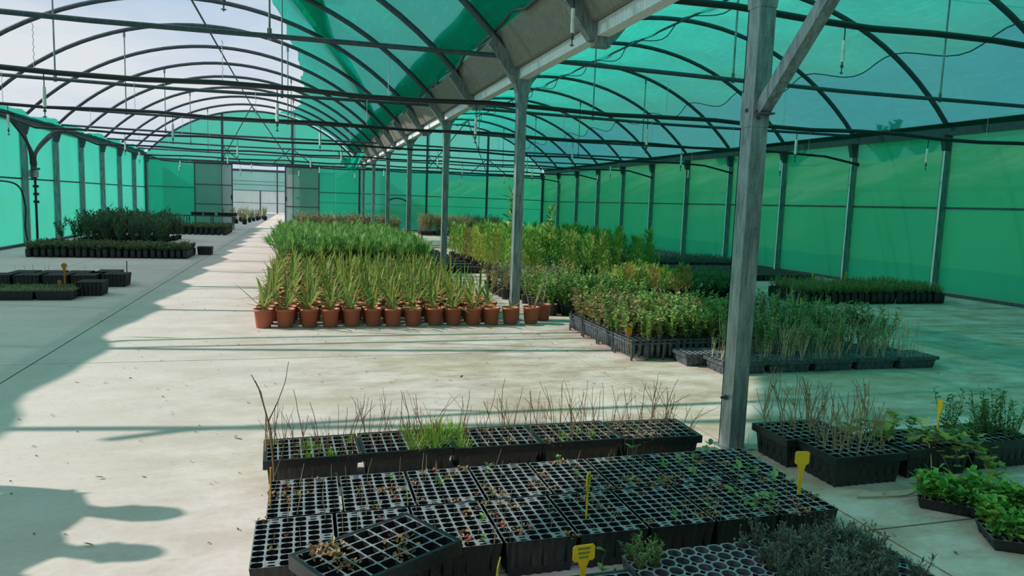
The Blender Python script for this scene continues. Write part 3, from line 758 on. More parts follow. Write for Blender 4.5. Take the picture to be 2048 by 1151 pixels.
def twig_mesh(seed, H, branches=2, mat='twig', r=.0028, wob=.16, leafmat=None, nl=0):
    q = random.Random(seed); m = MB(); pts = wander(q, (0, 0, 0), Vector((q.uniform(-.15, .15), q.uniform(-.15, .15), 1)), H, 6, wob); stem(m, pts, r, r * .45)
    for b in range(branches):
        i = q.randint(1, 4); d = (pts[i + 1] - pts[i]).normalized() + rdir(q, 0, 40) * .6
        stem(m, wander(q, pts[i], d, H * q.uniform(.25, .55), 4, wob), r * .65, r * .35)
    if nl:
        for i in range(nl):
            p = pts[q.randint(3, 6)]; leaf(m, p, rdir(q, -10, 60), q.uniform(.02, .04), q.uniform(.012, .022), q, 1)
        return m.mesh('twig_seedling', mat, leafmat)
    return m.mesh('twig_seedling', mat)
def bushy(seed, H, spread, nst, nl, lL, lW, lmat, smat='green_twig', low=.15, el=(-10, 60), z0=0., r=.003, name='foliage', droop=0.):
    """several upright stems carrying small leaves"""
    q = random.Random(seed); m = MB()
    for s_ in range(nst):
        d = Vector((q.uniform(-spread, spread), q.uniform(-spread, spread), 1)); pts = wander(q, (q.uniform(-.01, .01), q.uniform(-.01, .01), z0), d, H * q.uniform(.7, 1.05), 6, .14); stem(m, pts, r, r * .4, 1)
        for i in range(nl):
            t = low + (1 - low) * (i + q.random()) / nl; k = min(5, int(t * 6)); p = pts[k].lerp(pts[k + 1], t * 6 - k)
            dd = rdir(q, *el)
            leaf(m, p, dd, lL * q.uniform(.7, 1.2), lW * q.uniform(.7, 1.2), q)
    return m.mesh(name, lmat, smat)
def conifer(seed, H, rad, n, mat, z0=0., L=.07, W=.012):
    q = random.Random(seed); m = MB(); stem(m, [(0, 0, z0), (.005, 0, z0 + H * .5), (0, .004, z0 + H)], .006, .002, 1)
    for i in range(n):
        t = .06 + .92 * (i + q.random()) / n; rr_ = rad * (1 - t * .8) * q.uniform(.5, 1.); az = i * 2.4 + q.uniform(-.4, .4)
        p = Vector((0, 0, z0 + H * t)); d = rdir(q, 28, 62, az); Lb = rr_ / .7
        e = p + d * Lb
        for k in range(4):
            c = p.lerp(e, .25 + .25 * k); dd = (d + rdir(q, -20, 60) * .7).normalized(); blade(m, c, dd, L * q.uniform(.7, 1.3), W, .0, 2, 0, .1)
    return m.mesh('foliage', mat, 'twig')
def needle_sprigs(seed, H, n, mat, z0=0., spread=.25, nl=26, L=.016):
    q = random.Random(seed); m = MB()
    for s_ in range(n):
        d = Vector((q.uniform(-spread, spread), q.uniform(-spread, spread), 1)); pts = wander(q, (q.uniform(-.012, .012), q.uniform(-.012, .012), z0), d, H * q.uniform(.6, 1.1), 4, .12); stem(m, pts, .002, .001, 1, 3)
        for i in range(nl):
            t = .1 + .9 * i / nl; k = min(3, int(t * 4)); p = pts[k].lerp(pts[k + 1], t * 4 - k)
            blade(m, p, rdir(q, 10, 60), L * q.uniform(.7, 1.2), .0065, 0, 2, 0, 0)
    return m.mesh('foliage', mat, 'twig')
def tuft(seed, H, n, mat='grass', W=.004, spread=(55, 88)):
    q = random.Random(seed); m = MB()
    for i in range(n): blade(m, (q.uniform(-.02, .02), q.uniform(-.02, .02), 0), rdir(q, *spread), H * q.uniform(.5, 1.1), W, q.uniform(.05, .35), 3)
    return m.mesh('grass_tuft', mat)
def clump(seed, mat='moss', n=26, r=.028):
    q = random.Random(seed); m = MB()
    for i in range(n):
        p = Vector((q.gauss(0, r * .6), q.gauss(0, r * .6), q.uniform(0, .018))); leaf(m, p, rdir(q, -10, 60), q.uniform(.008, .018), q.uniform(.006, .012), q)
    return m.mesh('dry_clump', mat)
def weed(seed, H=.1):
    q = random.Random(seed); m = MB(); pts = wander(q, (0, 0, -.03), Vector((q.uniform(-.2, .2), q.uniform(-.2, .2), 1)), H, 4, .2); stem(m, pts, .002, .001, 1)
    for i in range(q.randint(4, 7)): leaf(m, pts[q.randint(2, 4)], rdir(q, 0, 50), q.uniform(.03, .05), q.uniform(.02, .03), q)
    return m.mesh('weed', 'weed', 'green_twig')
def ivy_leaf(m, p, d, L, q, mi=0):
    d = d.normalized(); s = d.cross(UP)
    if s.length < .05: s = Vector((1, 0, 0))
    s.normalize(); n = s.cross(d); P = [(0, 0), (-.12, .42), (.18, .30), (.45, .55), (.55, .22), (1, 0), (.55, -.22), (.45, -.55), (.18, -.30), (-.12, -.42)]
    p = Vector(p); m.add([p + d * (a * L) + s * (b * L) + n * (abs(b) * L * .15) for a, b in P], [(0, 5, 4), (0, 4, 3), (0, 3, 2), (0, 2, 1), (0, 6, 5), (0, 7, 6), (0, 8, 7), (0, 9, 8)], mi)

# ------------------------------------------------------------------ tray templates
def cell_tray(nx, ny, w_, d_, h, fill, depth, mat='black_plastic', n=8, sq=.82, lip=0., skip=(), rib=.008, taper=.02, round_=False, stagger=False, base=0.):
    """tray with its top at height h, local origin at the centre of its footprint; every cell is a real pit"""
    m = MB(); px, py = w_ / nx, d_ / ny; x0, y0 = -w_ / 2, -d_ / 2
    def pit(cx, cy, hx, hy, ax, ay, dep, nn):
        vo, vi, vb = [], [], []
        for k in range(nn):
            a = 2 * pi * k / nn; ca, sa = cos(a), sin(a); mx = max(abs(ca), abs(sa)); vo.append((cx + hx * ca / mx, cy + hy * sa / mx, h))
            f = 1. if round_ else (1 / mx) * (1 - (1 - sq) * (1 if abs(abs(ca) - abs(sa)) < .1 else 0))
            vi.append((cx + ax * ca * f, cy + ay * sa * f, h - .001)); vb.append((cx + ax * .72 * ca * f, cy + ay * .72 * sa * f, h - dep))
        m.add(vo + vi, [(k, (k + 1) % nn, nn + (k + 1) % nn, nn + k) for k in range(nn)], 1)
        m.add(vo + vi + vb, [(nn + k, nn + (k + 1) % nn, 2 * nn + (k + 1) % nn, 2 * nn + k) for k in range(nn)] + [tuple(range(2 * nn, 3 * nn))])
    for j in range(ny):
        for i in range(nx):
            cx, cy = x0 + px * (i + .5), y0 + py * (j + .5)
            if (i, j) in skip:
                for s_ in (-1, 1): pit(cx, cy + s_ * py * .25, px / 2, py / 4, px * .28, py * .13, .02, 8)
            else: pit(cx, cy, px / 2, py / 2, px / 2 * fill, py / 2 * fill, depth, n)
    # ribbed skirt
    per = []
    def edge(ax, ay, bx, by, k, ox, oy):
        for i in range(k * 2):
            t = i / (k * 2); r_ = rib if i % 2 else 0
            per.append((ax + (bx - ax) * t - ox * r_, ay + (by - ay) * t - oy * r_, ox, oy))
    X, Y = w_ / 2, d_ / 2
    edge(-X, -Y, X, -Y, nx, 0, -1); edge(X, -Y, X, Y, ny, 1, 0); edge(X, Y, -X, Y, nx, 0, 1); edge(-X, Y, -X, -Y, ny, -1, 0)
    k = len(per); ztop = h - (.0 if not lip else .006)
    vs = [(x, y, ztop) for x, y, _, _ in per] + [(x * (1 - taper / X), y * (1 - taper / Y), base) for x, y, _, _ in per]
    m.add(vs, [(i, k + i, k + (i + 1) % k, (i + 1) % k) for i in range(k)])
    m.add(vs[k:], [tuple(range(k - 1, -1, -1))])
    if lip:
        o = .016
        for a, b in (((-X - o, -Y - o, h - lip), (X + o, -Y, h + .002)), ((-X - o, Y, h - lip), (X + o, Y + o, h + .002)), ((-X - o, -Y, h - lip), (-X, Y, h + .002)), ((X, -Y, h - lip), (X + o, Y, h + .002))): m.box(a, b)
    return m.mesh('body', mat, 'tray_top_glare')
def tray_soil(nx, ny, w_, d_, h, fill, depth, prob, seed):
    q = random.Random(seed); m = MB(); px, py = w_ / nx, d_ / ny
    for j in range(ny):
        for i in range(nx):
            if q.random() > prob: continue
            cx, cy = -w_ / 2 + px * (i + .5), -d_ / 2 + py * (j + .5); z = h - depth * q.uniform(.35, .9); a, b = px / 2 * fill * .9, py / 2 * fill * .9
            m.add([(cx - a, cy - b, z), (cx + a, cy - b, z), (cx + a, cy + b, z), (cx - a, cy + b, z), (cx, cy, z + .01)], [(0, 1, 4), (1, 2, 4), (2, 3, 4), (3, 0, 4)])
    return m.mesh('soil', 'soil')
def tube_tray(nx, ny, w_, d_, h, mat='grey_plastic'):
    """open frame tray with long tapered tubes on legs"""
    m = MB(); px, py = w_ / nx, d_ / ny; r_ = min(px, py) * .46
    for j in range(ny):
        for i in range(nx):
            if 0 < i < nx - 1 and 0 < j < ny - 1: continue
            cx, cy = -w_ / 2 + px * (i + .5), -d_ / 2 + py * (j + .5); m.lathe([(r_, h), (r_ * .92, h * .5), (r_ * .62, .045), (r_ * .3, .03)], 9, (cx, cy, 0))
    for i in range(nx + 1): m.box((-w_ / 2 + px * i - .004, -d_ / 2, h - .012), (-w_ / 2 + px * i + .004, d_ / 2, h))
    for j in range(ny + 1): m.box((-w_ / 2, -d_ / 2 + py * j - .004, h - .012), (w_ / 2, -d_ / 2 + py * j + .004, h))
    m.box((-w_ / 2, -d_ / 2, h - .05), (w_ / 2, d_ / 2, h - .03))
    for x in (-1, -.33, .33, 1):
        for y in (-1, 1): m.tube([(x * (w_ / 2 - .015), y * (d_ / 2 - .015), 0), (x * (w_ / 2 - .015), y * (d_ / 2 - .015), h)], .012, 6)
    return m.mesh('body', mat)

SK = {(1, 0), (4, 0), (1, 8), (4, 8)}
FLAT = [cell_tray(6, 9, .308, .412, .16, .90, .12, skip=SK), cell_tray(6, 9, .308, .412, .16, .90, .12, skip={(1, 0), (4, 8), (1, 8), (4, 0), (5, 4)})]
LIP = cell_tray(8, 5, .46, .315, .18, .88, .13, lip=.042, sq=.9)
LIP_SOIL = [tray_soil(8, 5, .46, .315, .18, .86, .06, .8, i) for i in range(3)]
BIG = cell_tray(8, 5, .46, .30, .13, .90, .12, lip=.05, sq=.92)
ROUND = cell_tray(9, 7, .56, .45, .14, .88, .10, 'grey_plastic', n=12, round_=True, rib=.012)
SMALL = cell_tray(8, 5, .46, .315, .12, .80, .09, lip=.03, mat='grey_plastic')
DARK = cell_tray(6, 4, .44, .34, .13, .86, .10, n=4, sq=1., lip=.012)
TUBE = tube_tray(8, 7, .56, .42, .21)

def yellow_tag(name, loc, rz, H, label, pw=.075, ph=.055, lines=3, mat='yellow', tilt=(0, 0), group=None, prnt='ink', round_=False):
    t = thing(name, label, 'plant label', loc, rz, group); t.rotation_euler = (tilt[0], tilt[1], rz)
    m = MB(); m.add([(-.006, -.002, -.06), (.006, -.002, -.06), (.006, .002, -.06), (-.006, .002, -.06), (-.011, -.002, H * .72), (.011, -.002, H * .72), (.011, .002, H * .72), (-.011, .002, H * .72),
                     (-.024, -.002, H), (.024, -.002, H), (.024, .002, H), (-.024, .002, H)],
                    [(0, 1, 5, 4), (1, 2, 6, 5), (2, 3, 7, 6), (3, 0, 4, 7), (4, 5, 9, 8), (5, 6, 10, 9), (6, 7, 11, 10), (7, 4, 8, 11)])
    m.build('stake', mat, t)
    p = MB(); c = .008; a = pw / 2; out = [(-a + c, 0), (a - c, 0), (a, c), (a, ph - c), (a - c, ph), (-a + c, ph), (-a, ph - c), (-a, c)]
    if round_: out = [(a * cos(2 * pi * k / 12), ph / 2 + ph / 2 * sin(2 * pi * k / 12)) for k in range(12)]
    k = len(out); p.add([(x, -.0022, H - .004 + z) for x, z in out] + [(x, .0022, H - .004 + z) for x, z in out], [tuple(range(k)), tuple(range(2 * k - 1, k - 1, -1))] + [(i, k + i, k + (i + 1) % k, (i + 1) % k) for i in range(k)])
    po = p.build('plate', mat, t)
    for i in range(lines):
        z = H + ph - .016 - i * ph * .27; w1 = pw * (.29, .26, .21)[i % 3]; l = MB(); l.box((-w1, -.0032, z - .0055), (w1, -.0022, z + .0035)); l.build('print_line', prnt, po)
    return t

# ------------------------------------------------------------------ palms in red pots
q = random.Random(11)
for i in range(13):
    x, y = -.44 + i * .247 + q.uniform(-.012, .012), 8.58 + q.uniform(-.015, .02)
    bare = i >= 11
    t = thing('potted_palm', ('young palm in a red pot, %s of the front row counted from the aisle' % ORD[i] if not bare else 'red pot with few withered leaves, %s of the front row from the aisle' % ORD[i]), 'potted plant', (x, y, 0), q.uniform(0, 6), 'young palms in red pots')
    link('pot', POT, t); link('soil', POT_SOIL, t)
    n = (10 if not bare else 3); L = q.uniform(1.0, 1.4) if not bare else .6
    for k in range(n):
        f = k / n; o = link('leaf', BLADES[(i * 3 + k) % 7], t, (q.uniform(-.008, .008), q.uniform(-.008, .008), .18 + q.uniform(0, .05)))
        o.rotation_euler = (q.uniform(-.15, .15), -.15 + f * 1.1 + q.uniform(-.2, .2), k * 2.4 + q.uniform(-.4, .4)); o.scale = (L * q.uniform(.55, 1.2),) * 3
rows = [8.835 + .247 * k for k in range(22)]
PALM_PARTS = [[('pot', POT), ('soil', POT_SOIL), ('foliage', f)] for f in PALMS]
for j, y in enumerate(rows):
    for i in range(12):
        x = -.44 + i * .247 + q.uniform(-.02, .02) + (.06 if j % 2 else 0)
        put(PALM_PARTS[q.randrange(9)], 'potted_palm', 'young palm in a red pot, %s row behind the front row, %s from the aisle' % (ORD[j] if j < 15 else 'far', ORD[i]), 'potted plant', 'young palms in red pots', (x, y + q.uniform(-.015, .015), 0), q.uniform(0, 6.28), q.uniform(.86, 1.06))
FAN_PARTS = [[('pot', POT), ('foliage', f)] for f in FANS]
y = 14.4; nfan = 0
while y < 23.6:
    for i in range(11):
        x = -.42 + i * .275 + q.uniform(-.03, .03); put(FAN_PARTS[q.randrange(7)], 'fan_palm', 'dark green fan palm packed behind the rows of yellowish palms', 'potted plant', 'fan palms behind the young palms', (x, y + q.uniform(-.03, .03), 0), q.uniform(0, 6.28), q.uniform(.98, 1.22)); nfan += 1
    y += .345
# two pots beside the column with cut stems, one lone pot further right
def stick_pot(loc, seed, label, n, sc=1.):
    t = thing('potted_stick', label, 'potted plant', loc, 0, None, sc); link('pot', POT, t); link('soil', POT_SOIL, t)
    q_ = random.Random(seed)
    for k in range(n):
        m = MB(); stem(m, wander(q_, (q_.uniform(-.04, .04), q_.uniform(-.04, .04), .17), Vector((q_.uniform(-.7, .8), q_.uniform(-.5, .3), 1)), q_.uniform(.25, .5), 5, .12), .006, .004); m.build('stick', 'pale_twig', t)
stick_pot((2.80, 8.62, 0), 3, 'red pot with bare pale sticks next to the grey column', 4)
stick_pot((3.04, 8.86, 0), 4, 'red pot with bare sticks beside the green leafy bushes', 3)
stick_pot((5.26, 9.68, 0), 9, 'lone red pot with one tilted stick by the yellow conifers', 1, 1.05)

# ------------------------------------------------------------------ foreground cell trays
g_flat = 'empty cell trays in the foreground'
TA = [(.003 + .322 * i, 3.235) for i in range(8)]; TB = [(-.035 + .322 * i, 2.81) for i in range(8)]
def lb_flat(row, i):
    if row == 0: return ('black cell tray at the corner behind the bamboo stake' if i == 0 else 'nearly empty black cell tray along the twig trays, %s from the braced column' % ORD[7 - i] if i < 7 else 'dark cell tray closest to the braced column')
    return (('black cell tray at the corner beside the tilted tray', 'black cell tray half covered by the tilted tray')[i] if i < 2 else 'mossy black cell tray, %s from the one with the yellow corner tag' % ORD[6 - i] if i < 7 else 'dark cell tray carrying the yellow tag at its edge')
for row, T in ((0, TA), (1, TB)):
    for i, (x, y) in enumerate(T):
        o = tag(link('cell_tray', FLAT[(i + row) % 2], None, (x, y, 0), q.uniform(-.008, .008)), lb_flat(row, i), 'seed tray', g_flat)
tag(link('cell_tray', FLAT[0], None, (.25, 2.385, 0)), 'black cell tray lying under the tilted loose tray', 'seed tray', g_flat)
o = tag(link('loose_tray', BIG, None, (.25, 2.385, .172), radians(28)), 'loose black tray with large cells lying askew on the others', 'seed tray'); o.rotation_euler = (-.03, -.02, radians(28))
link('soil', tray_soil(8, 5, .46, .30, .13, .82, .11, .35, 77), o)
CL = [clump(i) for i in range(6)] + [clump(20 + i, 'red_leaf', 16, .02) for i in range(2)]
for k in range(9):
    a, b = q.uniform(-.2, .2), q.uniform(-.12, .12); c, s = cos(radians(28)), sin(radians(28))
    tag(link('dry_clump', CL[k % 6], None, (.25 + a * c - b * s, 2.385 + a * s + b * c, .285), q.uniform(0, 6), q.uniform(1., 1.7)), 'dry brown moss clump in the tilted loose tray', 'moss', 'dry clumps in the tilted tray')
THIN = [twig_mesh(300 + i, .15, 0 if i % 3 else 1, 'pale_twig', .0022, .14) for i in range(7)]
WEED = [weed(i) for i in range(6)]; BIGWEED = [weed(30 + i, .17) for i in range(3)]
nthin = 0
for row, T in ((0, TA), (1, TB)):
    for ti, (x, y) in enumerate(T):
        for j in range(9):
            for i in range(6):
                cx, cy = x - .154 + .0513 * (i + .5), y - .206 + .0458 * (j + .5); u = q.random()
                if row == 1 and ti < 2 and cy < 2.72: continue
                where = 'rear' if row == 0 else 'front'
                if u < .12: tag(link('thin_seedling', THIN[q.randrange(7)], None, (cx, cy, .10), q.uniform(0, 6), q.uniform(.6, 1.25)), 'thin bare stem standing in a cell of the %s flat trays' % where, 'seedling', 'thin stems in the flat trays')
                elif u < .27: tag(link('dry_clump', CL[q.randrange(8)], None, (cx, cy, .145), q.uniform(0, 6), q.uniform(.6, 1.25)), 'dry moss clump in a cell of the %s flat trays' % where, 'moss', 'dry clumps in the flat trays')
                elif u < .285 + (.05 if ti > 4 else 0): tag(link('weed', (BIGWEED if ti > 5 and q.random() < .35 else WEED)[q.randrange(3)], None, (cx, cy, .15), q.uniform(0, 6), q.uniform(.35, .75)), 'small green weed sprouting in the %s flat trays' % where, 'weed', 'weeds in the flat trays')

# twig trays along the back of the foreground block
TT = [(.045 + .497 * i, 3.83 + (.0, .02, .0, .0, -.03)[i], (.035, .02, -.01, .0, -.03)[i]) for i in range(5)]
tl = ['lipped black tray of bare twigs at the end with the tall twig', 'lipped black tray holding the thick green grass tufts', 'lipped black tray between the grass tuft tray and the mossy tray', 'lipped black tray with a few small grass tufts among twigs', 'lipped black tray of dense twigs next to the braced column']
TWIG = [twig_mesh(i, .30, i % 4, 'twig', .0026) for i in range(12)]
GT = [tuft(i, .17, 46, 'grass', .005, (45, 86)) for i in range(4)]
for k, (x, y, a) in enumerate(TT):
    put([('body', LIP), ('soil', LIP_SOIL[k % 3])], 'twig_tray', tl[k], 'seed tray', 'lipped twig trays in the foreground', (x, y, 0), a)
    wl_ = ('end tray', 'grassy tray', 'middle tray', 'tufted tray', 'dense tray')[k]
    for j in range(5):
        for i in range(8):
            u = q.random(); px, py = -.23 + .0575 * (i + .5), -.1575 + .063 * (j + .5); X, Y = x + px * cos(a) - py * sin(a), y + px * sin(a) + py * cos(a)
            if k == 1 and i >= 4 and j <= 4 or k == 2 and i == 0:
                if u < .82: tag(link('grass_tuft', GT[q.randrange(4)], None, (X, Y, .13), q.uniform(0, 6), q.uniform(.8, 1.15)), 'bright green grass tuft growing among the bare twigs', 'grass', 'grass tufts in the twig trays')
                if u > .3: tag(link('twig_seedling', TWIG[q.randrange(12)], None, (X, Y, .11), q.uniform(0, 6), q.uniform(.6, 1.2)), 'bare brown twig rising out of the grass tufts', 'seedling', 'bare twigs in the lipped trays')
            elif u < (.8 if k != 2 else .55):
                tag(link('twig_seedling', TWIG[q.randrange(12)], None, (X, Y, .11), q.uniform(0, 6), q.uniform(.6, 1.25)), 'bare brown twig standing in the ' + wl_ + ' of the lipped row', 'seedling', 'bare twigs in the lipped trays')
            elif u > .86 and k in (3, 0): tag(link('grass_tuft', GT[q.randrange(4)], None, (X, Y, .13), q.uniform(0, 6), .7), 'small grass tuft in the tufted tray', 'grass', 'grass tufts in the twig trays')
for k in range(70):
    ti = (4, 4, 4, 3, 2, 0)[k % 6]; x, y, a = TT[ti]
    tag(link('dry_clump', CL[q.randrange(6)], None, (x - .23 + .0575 * (q.randrange(8) + .5), y - .157 + .063 * (q.randrange(5) + .5), .150), q.uniform(0, 6), q.uniform(.9, 1.5)), ('brown mossy clump in the dense twig tray by the column' if ti == 4 else 'brown mossy clump among the twigs of the lipped row'), 'moss', 'dry clumps in the twig trays')
for x, y, s_ in ((1.93, 2.78, 1.25), (2.17, 3.02, 1.2), (1.72, 3.40, 1.3), (2.07, 2.70, 1.1), (2.12, 3.36, 1.0), (1.86, 3.05, .9)): tag(link('weed', BIGWEED[q.randrange(3)], None, (x, y, .15), q.uniform(0, 6), s_), 'broad leaved green weed in the shaded flat trays', 'weed', 'broad weeds in the flat trays')
m = MB(); p0 = Vector((-.13, 3.49, .02))
trunk = [p0, Vector((-.14, 3.55, .2)), Vector((-.155, 3.6, .36)), Vector((-.185, 3.62, .47)), Vector((-.21, 3.63, .56)), Vector((-.245, 3.64, .63))]; stem(m, trunk, .006, .002, 0, 5)
stem(m, [trunk[3], Vector((-.20, 3.61, .55)), Vector((-.225, 3.6, .61))], .003, .0015); stem(m, [Vector((-.165, 3.61, .40)), Vector((-.12, 3.61, .5)), Vector((-.085, 3.61, .6)), Vector((-.07, 3.6, .70))], .003, .0012)
stem(m, [Vector((-.135, 3.53, .15)), Vector((-.10, 3.53, .25)), Vector((-.09, 3.54, .3))], .0025, .001)
tag(m.build('tall_twig', 'twig'), 'tall forked bare twig at the corner between the tray rows', 'seedling')
for loc, H, lb in (((-.14, 3.16, .05), .28, 'thin bamboo stake in the corner cell tray'), ((-.19, 3.80, .08), .31, 'thin bamboo stake in the end twig tray')):
    m = MB(); m.tube([(0, 0, 0), (.004, 0, H)], .0045, 6); tag(m.build('bamboo_stake', 'bamboo'), lb, 'stake').location = loc
yellow_tag('plant_tag', (1.19, 2.77, .14), .9, .16, 'slim yellow tag seen nearly edge on in the front flat trays', .06, .06, 3, 'yellow', (.0, .03))
yellow_tag('plant_tag', (2.31, 2.80, .14), -.12, .165, 'blank yellow tag at the corner of the flat trays', .075, .065, 0, 'yellow', (-.05, .05))
yellow_tag('plant_tag', (.985, 2.30, .10), .05, .12, 'yellow tag with three printed lines before the round hole tray', .088, .062, 3)
yellow_tag('plant_tag', (.655, 2.33, .05), 1.15, .13, 'yellow tag with green print turned sideways under the flat trays', .07, .075, 2, 'yellow', (.1, -.1), None, 'green_print')
put([('body', LIP), ('soil', LIP_SOIL[0])], 'twig_tray', 'lipped tray holding the printed yellow tag', 'seed tray', 'lipped twig trays in the foreground', (.95, 2.165, -.04))
tag(link('weed', BIGWEED[0], None, (1.06, 2.26, .14)), 'small green sprig beside the printed yellow tag', 'weed')
# round-hole trays with heather
HG = [needle_sprigs(i, .13, 7, 'heather_grey', -.02, .35, 26, .02) for i in range(5)]; HV = [needle_sprigs(60 + i, .13, 9, 'heather', -.02, .4, 26, .02) for i in range(2)]
for k, x in enumerate((1.49, 2.06)):
    tag(link('round_hole_tray', ROUND, None, (x, 2.225, 0), .0), ('grey tray with round holes beside the printed yellow tag' if k == 0 else 'round hole tray nearly hidden under grey heather seedlings'), 'seed tray', 'round hole trays')
    for j in range(7):
        for i in range(9):
            X, Y = x - .28 + .0622 * (i + .5), 2.0 + .0643 * (j + .5); u = q.random(); d = (X - 1.62) * 2.2
            if k == 0 and i < 2 and j > 4: tag(link('heather_seedling', HV[q.randrange(2)], None, (X, Y, .13), q.uniform(0, 6), q.uniform(.8, 1.3)), 'pale green heather sprig at the tray corner by the yellow tag', 'seedling', 'heather in the round hole trays')
            elif X > 1.72 and u < .86 and X < 2.29: tag(link('heather_seedling', HG[q.randrange(5)], None, (X, Y, .12), q.uniform(0, 6), q.uniform(.7, 1.25)), 'small grey green heather seedling in the round holes', 'seedling', 'heather in the round hole trays')

# ------------------------------------------------------------------ trays right of the braced column
RT = [(2.98, 3.62, 0., 'dark lipped tray of bare twigs right behind the braced column'), (3.05, 3.30, .0, 'dark lipped tray of tall bare twigs next to the ivy')]
DTW = [twig_mesh(80 + i, .38, 3 + i % 2, 'pale_twig', .0042, .2, 'ivy', 1) if i % 3 == 0 else twig_mesh(80 + i, .38, 3 + i % 2, 'pale_twig', .0042, .2) for i in range(8)]
for n, (x, y, a, lb) in enumerate(RT):
    put([('body', LIP), ('soil', LIP_SOIL[n])], 'twig_tray', lb, 'seed tray', 'dark trays right of the column', (x, y, 0), a)
    for k in range(24):
        tag(link('twig_seedling', DTW[q.randrange(8)], None, (x + q.uniform(-.2, .2), y + q.uniform(-.13, .13), .11), q.uniform(0, 6), q.uniform(.65, 1.2)), 'bare branching twig in the tray ' + ('behind the braced column' if n == 0 else 'beside the ivy'), 'seedling', 'twigs right of the column')
put([('body', LIP), ('soil', LIP_SOIL[1])], 'ivy_tray', 'dark lipped tray overgrown by trailing ivy', 'seed tray', 'dark trays right of the column', (3.58, 3.33, 0), .0)
put([('body', LIP), ('soil', LIP_SOIL[2])], 'leafy_tray', 'dark lipped tray of feathery upright seedlings beside the ivy', 'seed tray', 'dark trays right of the column', (4.10, 3.36, 0), .02)
FE = [bushy(500 + i, .30, .28, 3, 20, .035, .012, 'feather_green', 'green_twig', .15, (0, 45)) for i in range(5)]
for k in range(20): tag(link('feathery_seedling', FE[k % 5], None, (4.10 + q.uniform(-.2, .2), 3.36 + q.uniform(-.12, .12), .13), q.uniform(0, 6), q.uniform(.6, 1.15)), 'feathery green seedling in the tray beside the ivy', 'seedling', 'feathery seedlings beside the ivy')
def ivy(seed, loc, label, vines, L, dirs):
    q_ = random.Random(seed); t = thing('ivy_plant', label, 'ivy', loc, 0, 'ivy plants trailing from the tray'); st = MB(); nleaf = 0
    for v in range(vines):
        d = rdir(q_, *dirs); pts = [Vector((q_.uniform(-.05, .05), q_.uniform(-.05, .05), 0))]
        for i in range(9):
            d = (d + Vector((q_.uniform(-.35, .35), q_.uniform(-.35, .35), -.16 - .03 * i))).normalized(); p = pts[-1] + d * (L / 9)
            if loc[2] + p.z < .012: p.z = .012 - loc[2]; d.z = 0.02
            pts.append(p)
            for s_ in range(2):
                m_ = MB(); ivy_leaf(m_, (0, 0, 0), rdir(q_, -20, 50), q_.uniform(.045, .08), q_)
                o_ = m_.build('leaf', 'ivy', t); o_.location = p + Vector((q_.uniform(-.02, .02), q_.uniform(-.02, .02), .012)); nleaf += 1
        stem(st, pts, .003, .0015)
    st.build('vine', 'pale_twig', t)
ivy(1, (3.55, 3.28, .17), 'ivy plant with pale lobed leaves trailing over the tray front', 7, .45, (15, 60)); ivy(2, (3.72, 3.30, .17), 'ivy plant hanging over the edge towards the leafy tray', 7, .48, (10, 50)); ivy(3, (3.44, 3.36, .17), 'ivy plant climbing among the bare twigs', 5, .40, (40, 75))
m = MB(); m.tube(curve([(3.52, 3.2, .2), (3.42, 3.08, .07), (3.2, 2.98, .012), (2.98, 2.98, .01), (2.85, 3.0, .01)]), .0035, 5); tag(m.build('trailing_vine', 'pale_twig'), 'long bare ivy runner lying on the floor before the dark tray', 'vine')
m = MB(); m.tube(curve([(3.75, 3.15, .15), (3.72, 3.0, .012), (3.62, 2.82, .01), (3.78, 2.72, .01), (4.2, 2.78, .01)]), .0035, 5); tag(m.build('trailing_vine', 'pale_twig'), 'long bare ivy runner behind the bright green plug plants', 'vine')
for loc, lb, a in (((3.2, 3.40, .12), 'yellow tag among the tall bare twigs', .9), ((3.86, 3.46, .13), 'narrow yellow tag standing behind the ivy', 1.3)): yellow_tag('plant_tag', loc, a, .19, lb, .06, .06, 0)
# bright plug plants on the floor at the right edge
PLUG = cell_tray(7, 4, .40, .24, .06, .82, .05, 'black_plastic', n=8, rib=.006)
MINT = [bushy(600 + i, .12, .5, 5, 9, .045, .024, 'mint', 'green_twig', .2, (-15, 50)) for i in range(6)]
for k, (x, y, a) in enumerate(((3.30, 2.78, -.75), (3.26, 2.36, -.55), (3.62, 2.52, -.6))):
    lb = ('small black plug tray of bright leafy plants nearest the ivy runners', 'small black plug tray of bright leafy plants over the floor joint', 'small black plug tray half emptied with a yellow leaf')[k]
    tag(link('plug_tray', PLUG, None, (x, y, 0), a), lb, 'seed tray', 'plug trays of bright plants')
    for i in range(26 if k < 2 else 12):
        u, v = q.uniform(-.19, .19), q.uniform(-.11, .11); X, Y = x + u * cos(a) - v * sin(a), y + u * sin(a) + v * cos(a)
        tag(link('leafy_plug', MINT[q.randrange(6)], None, (X, Y, .05), q.uniform(0, 6), q.uniform(.7, 1.15)), 'bright green leafy plug plant in the ' + ('tray near the ivy', 'tray over the joint', 'half emptied tray')[k], 'seedling', 'bright plug plants')

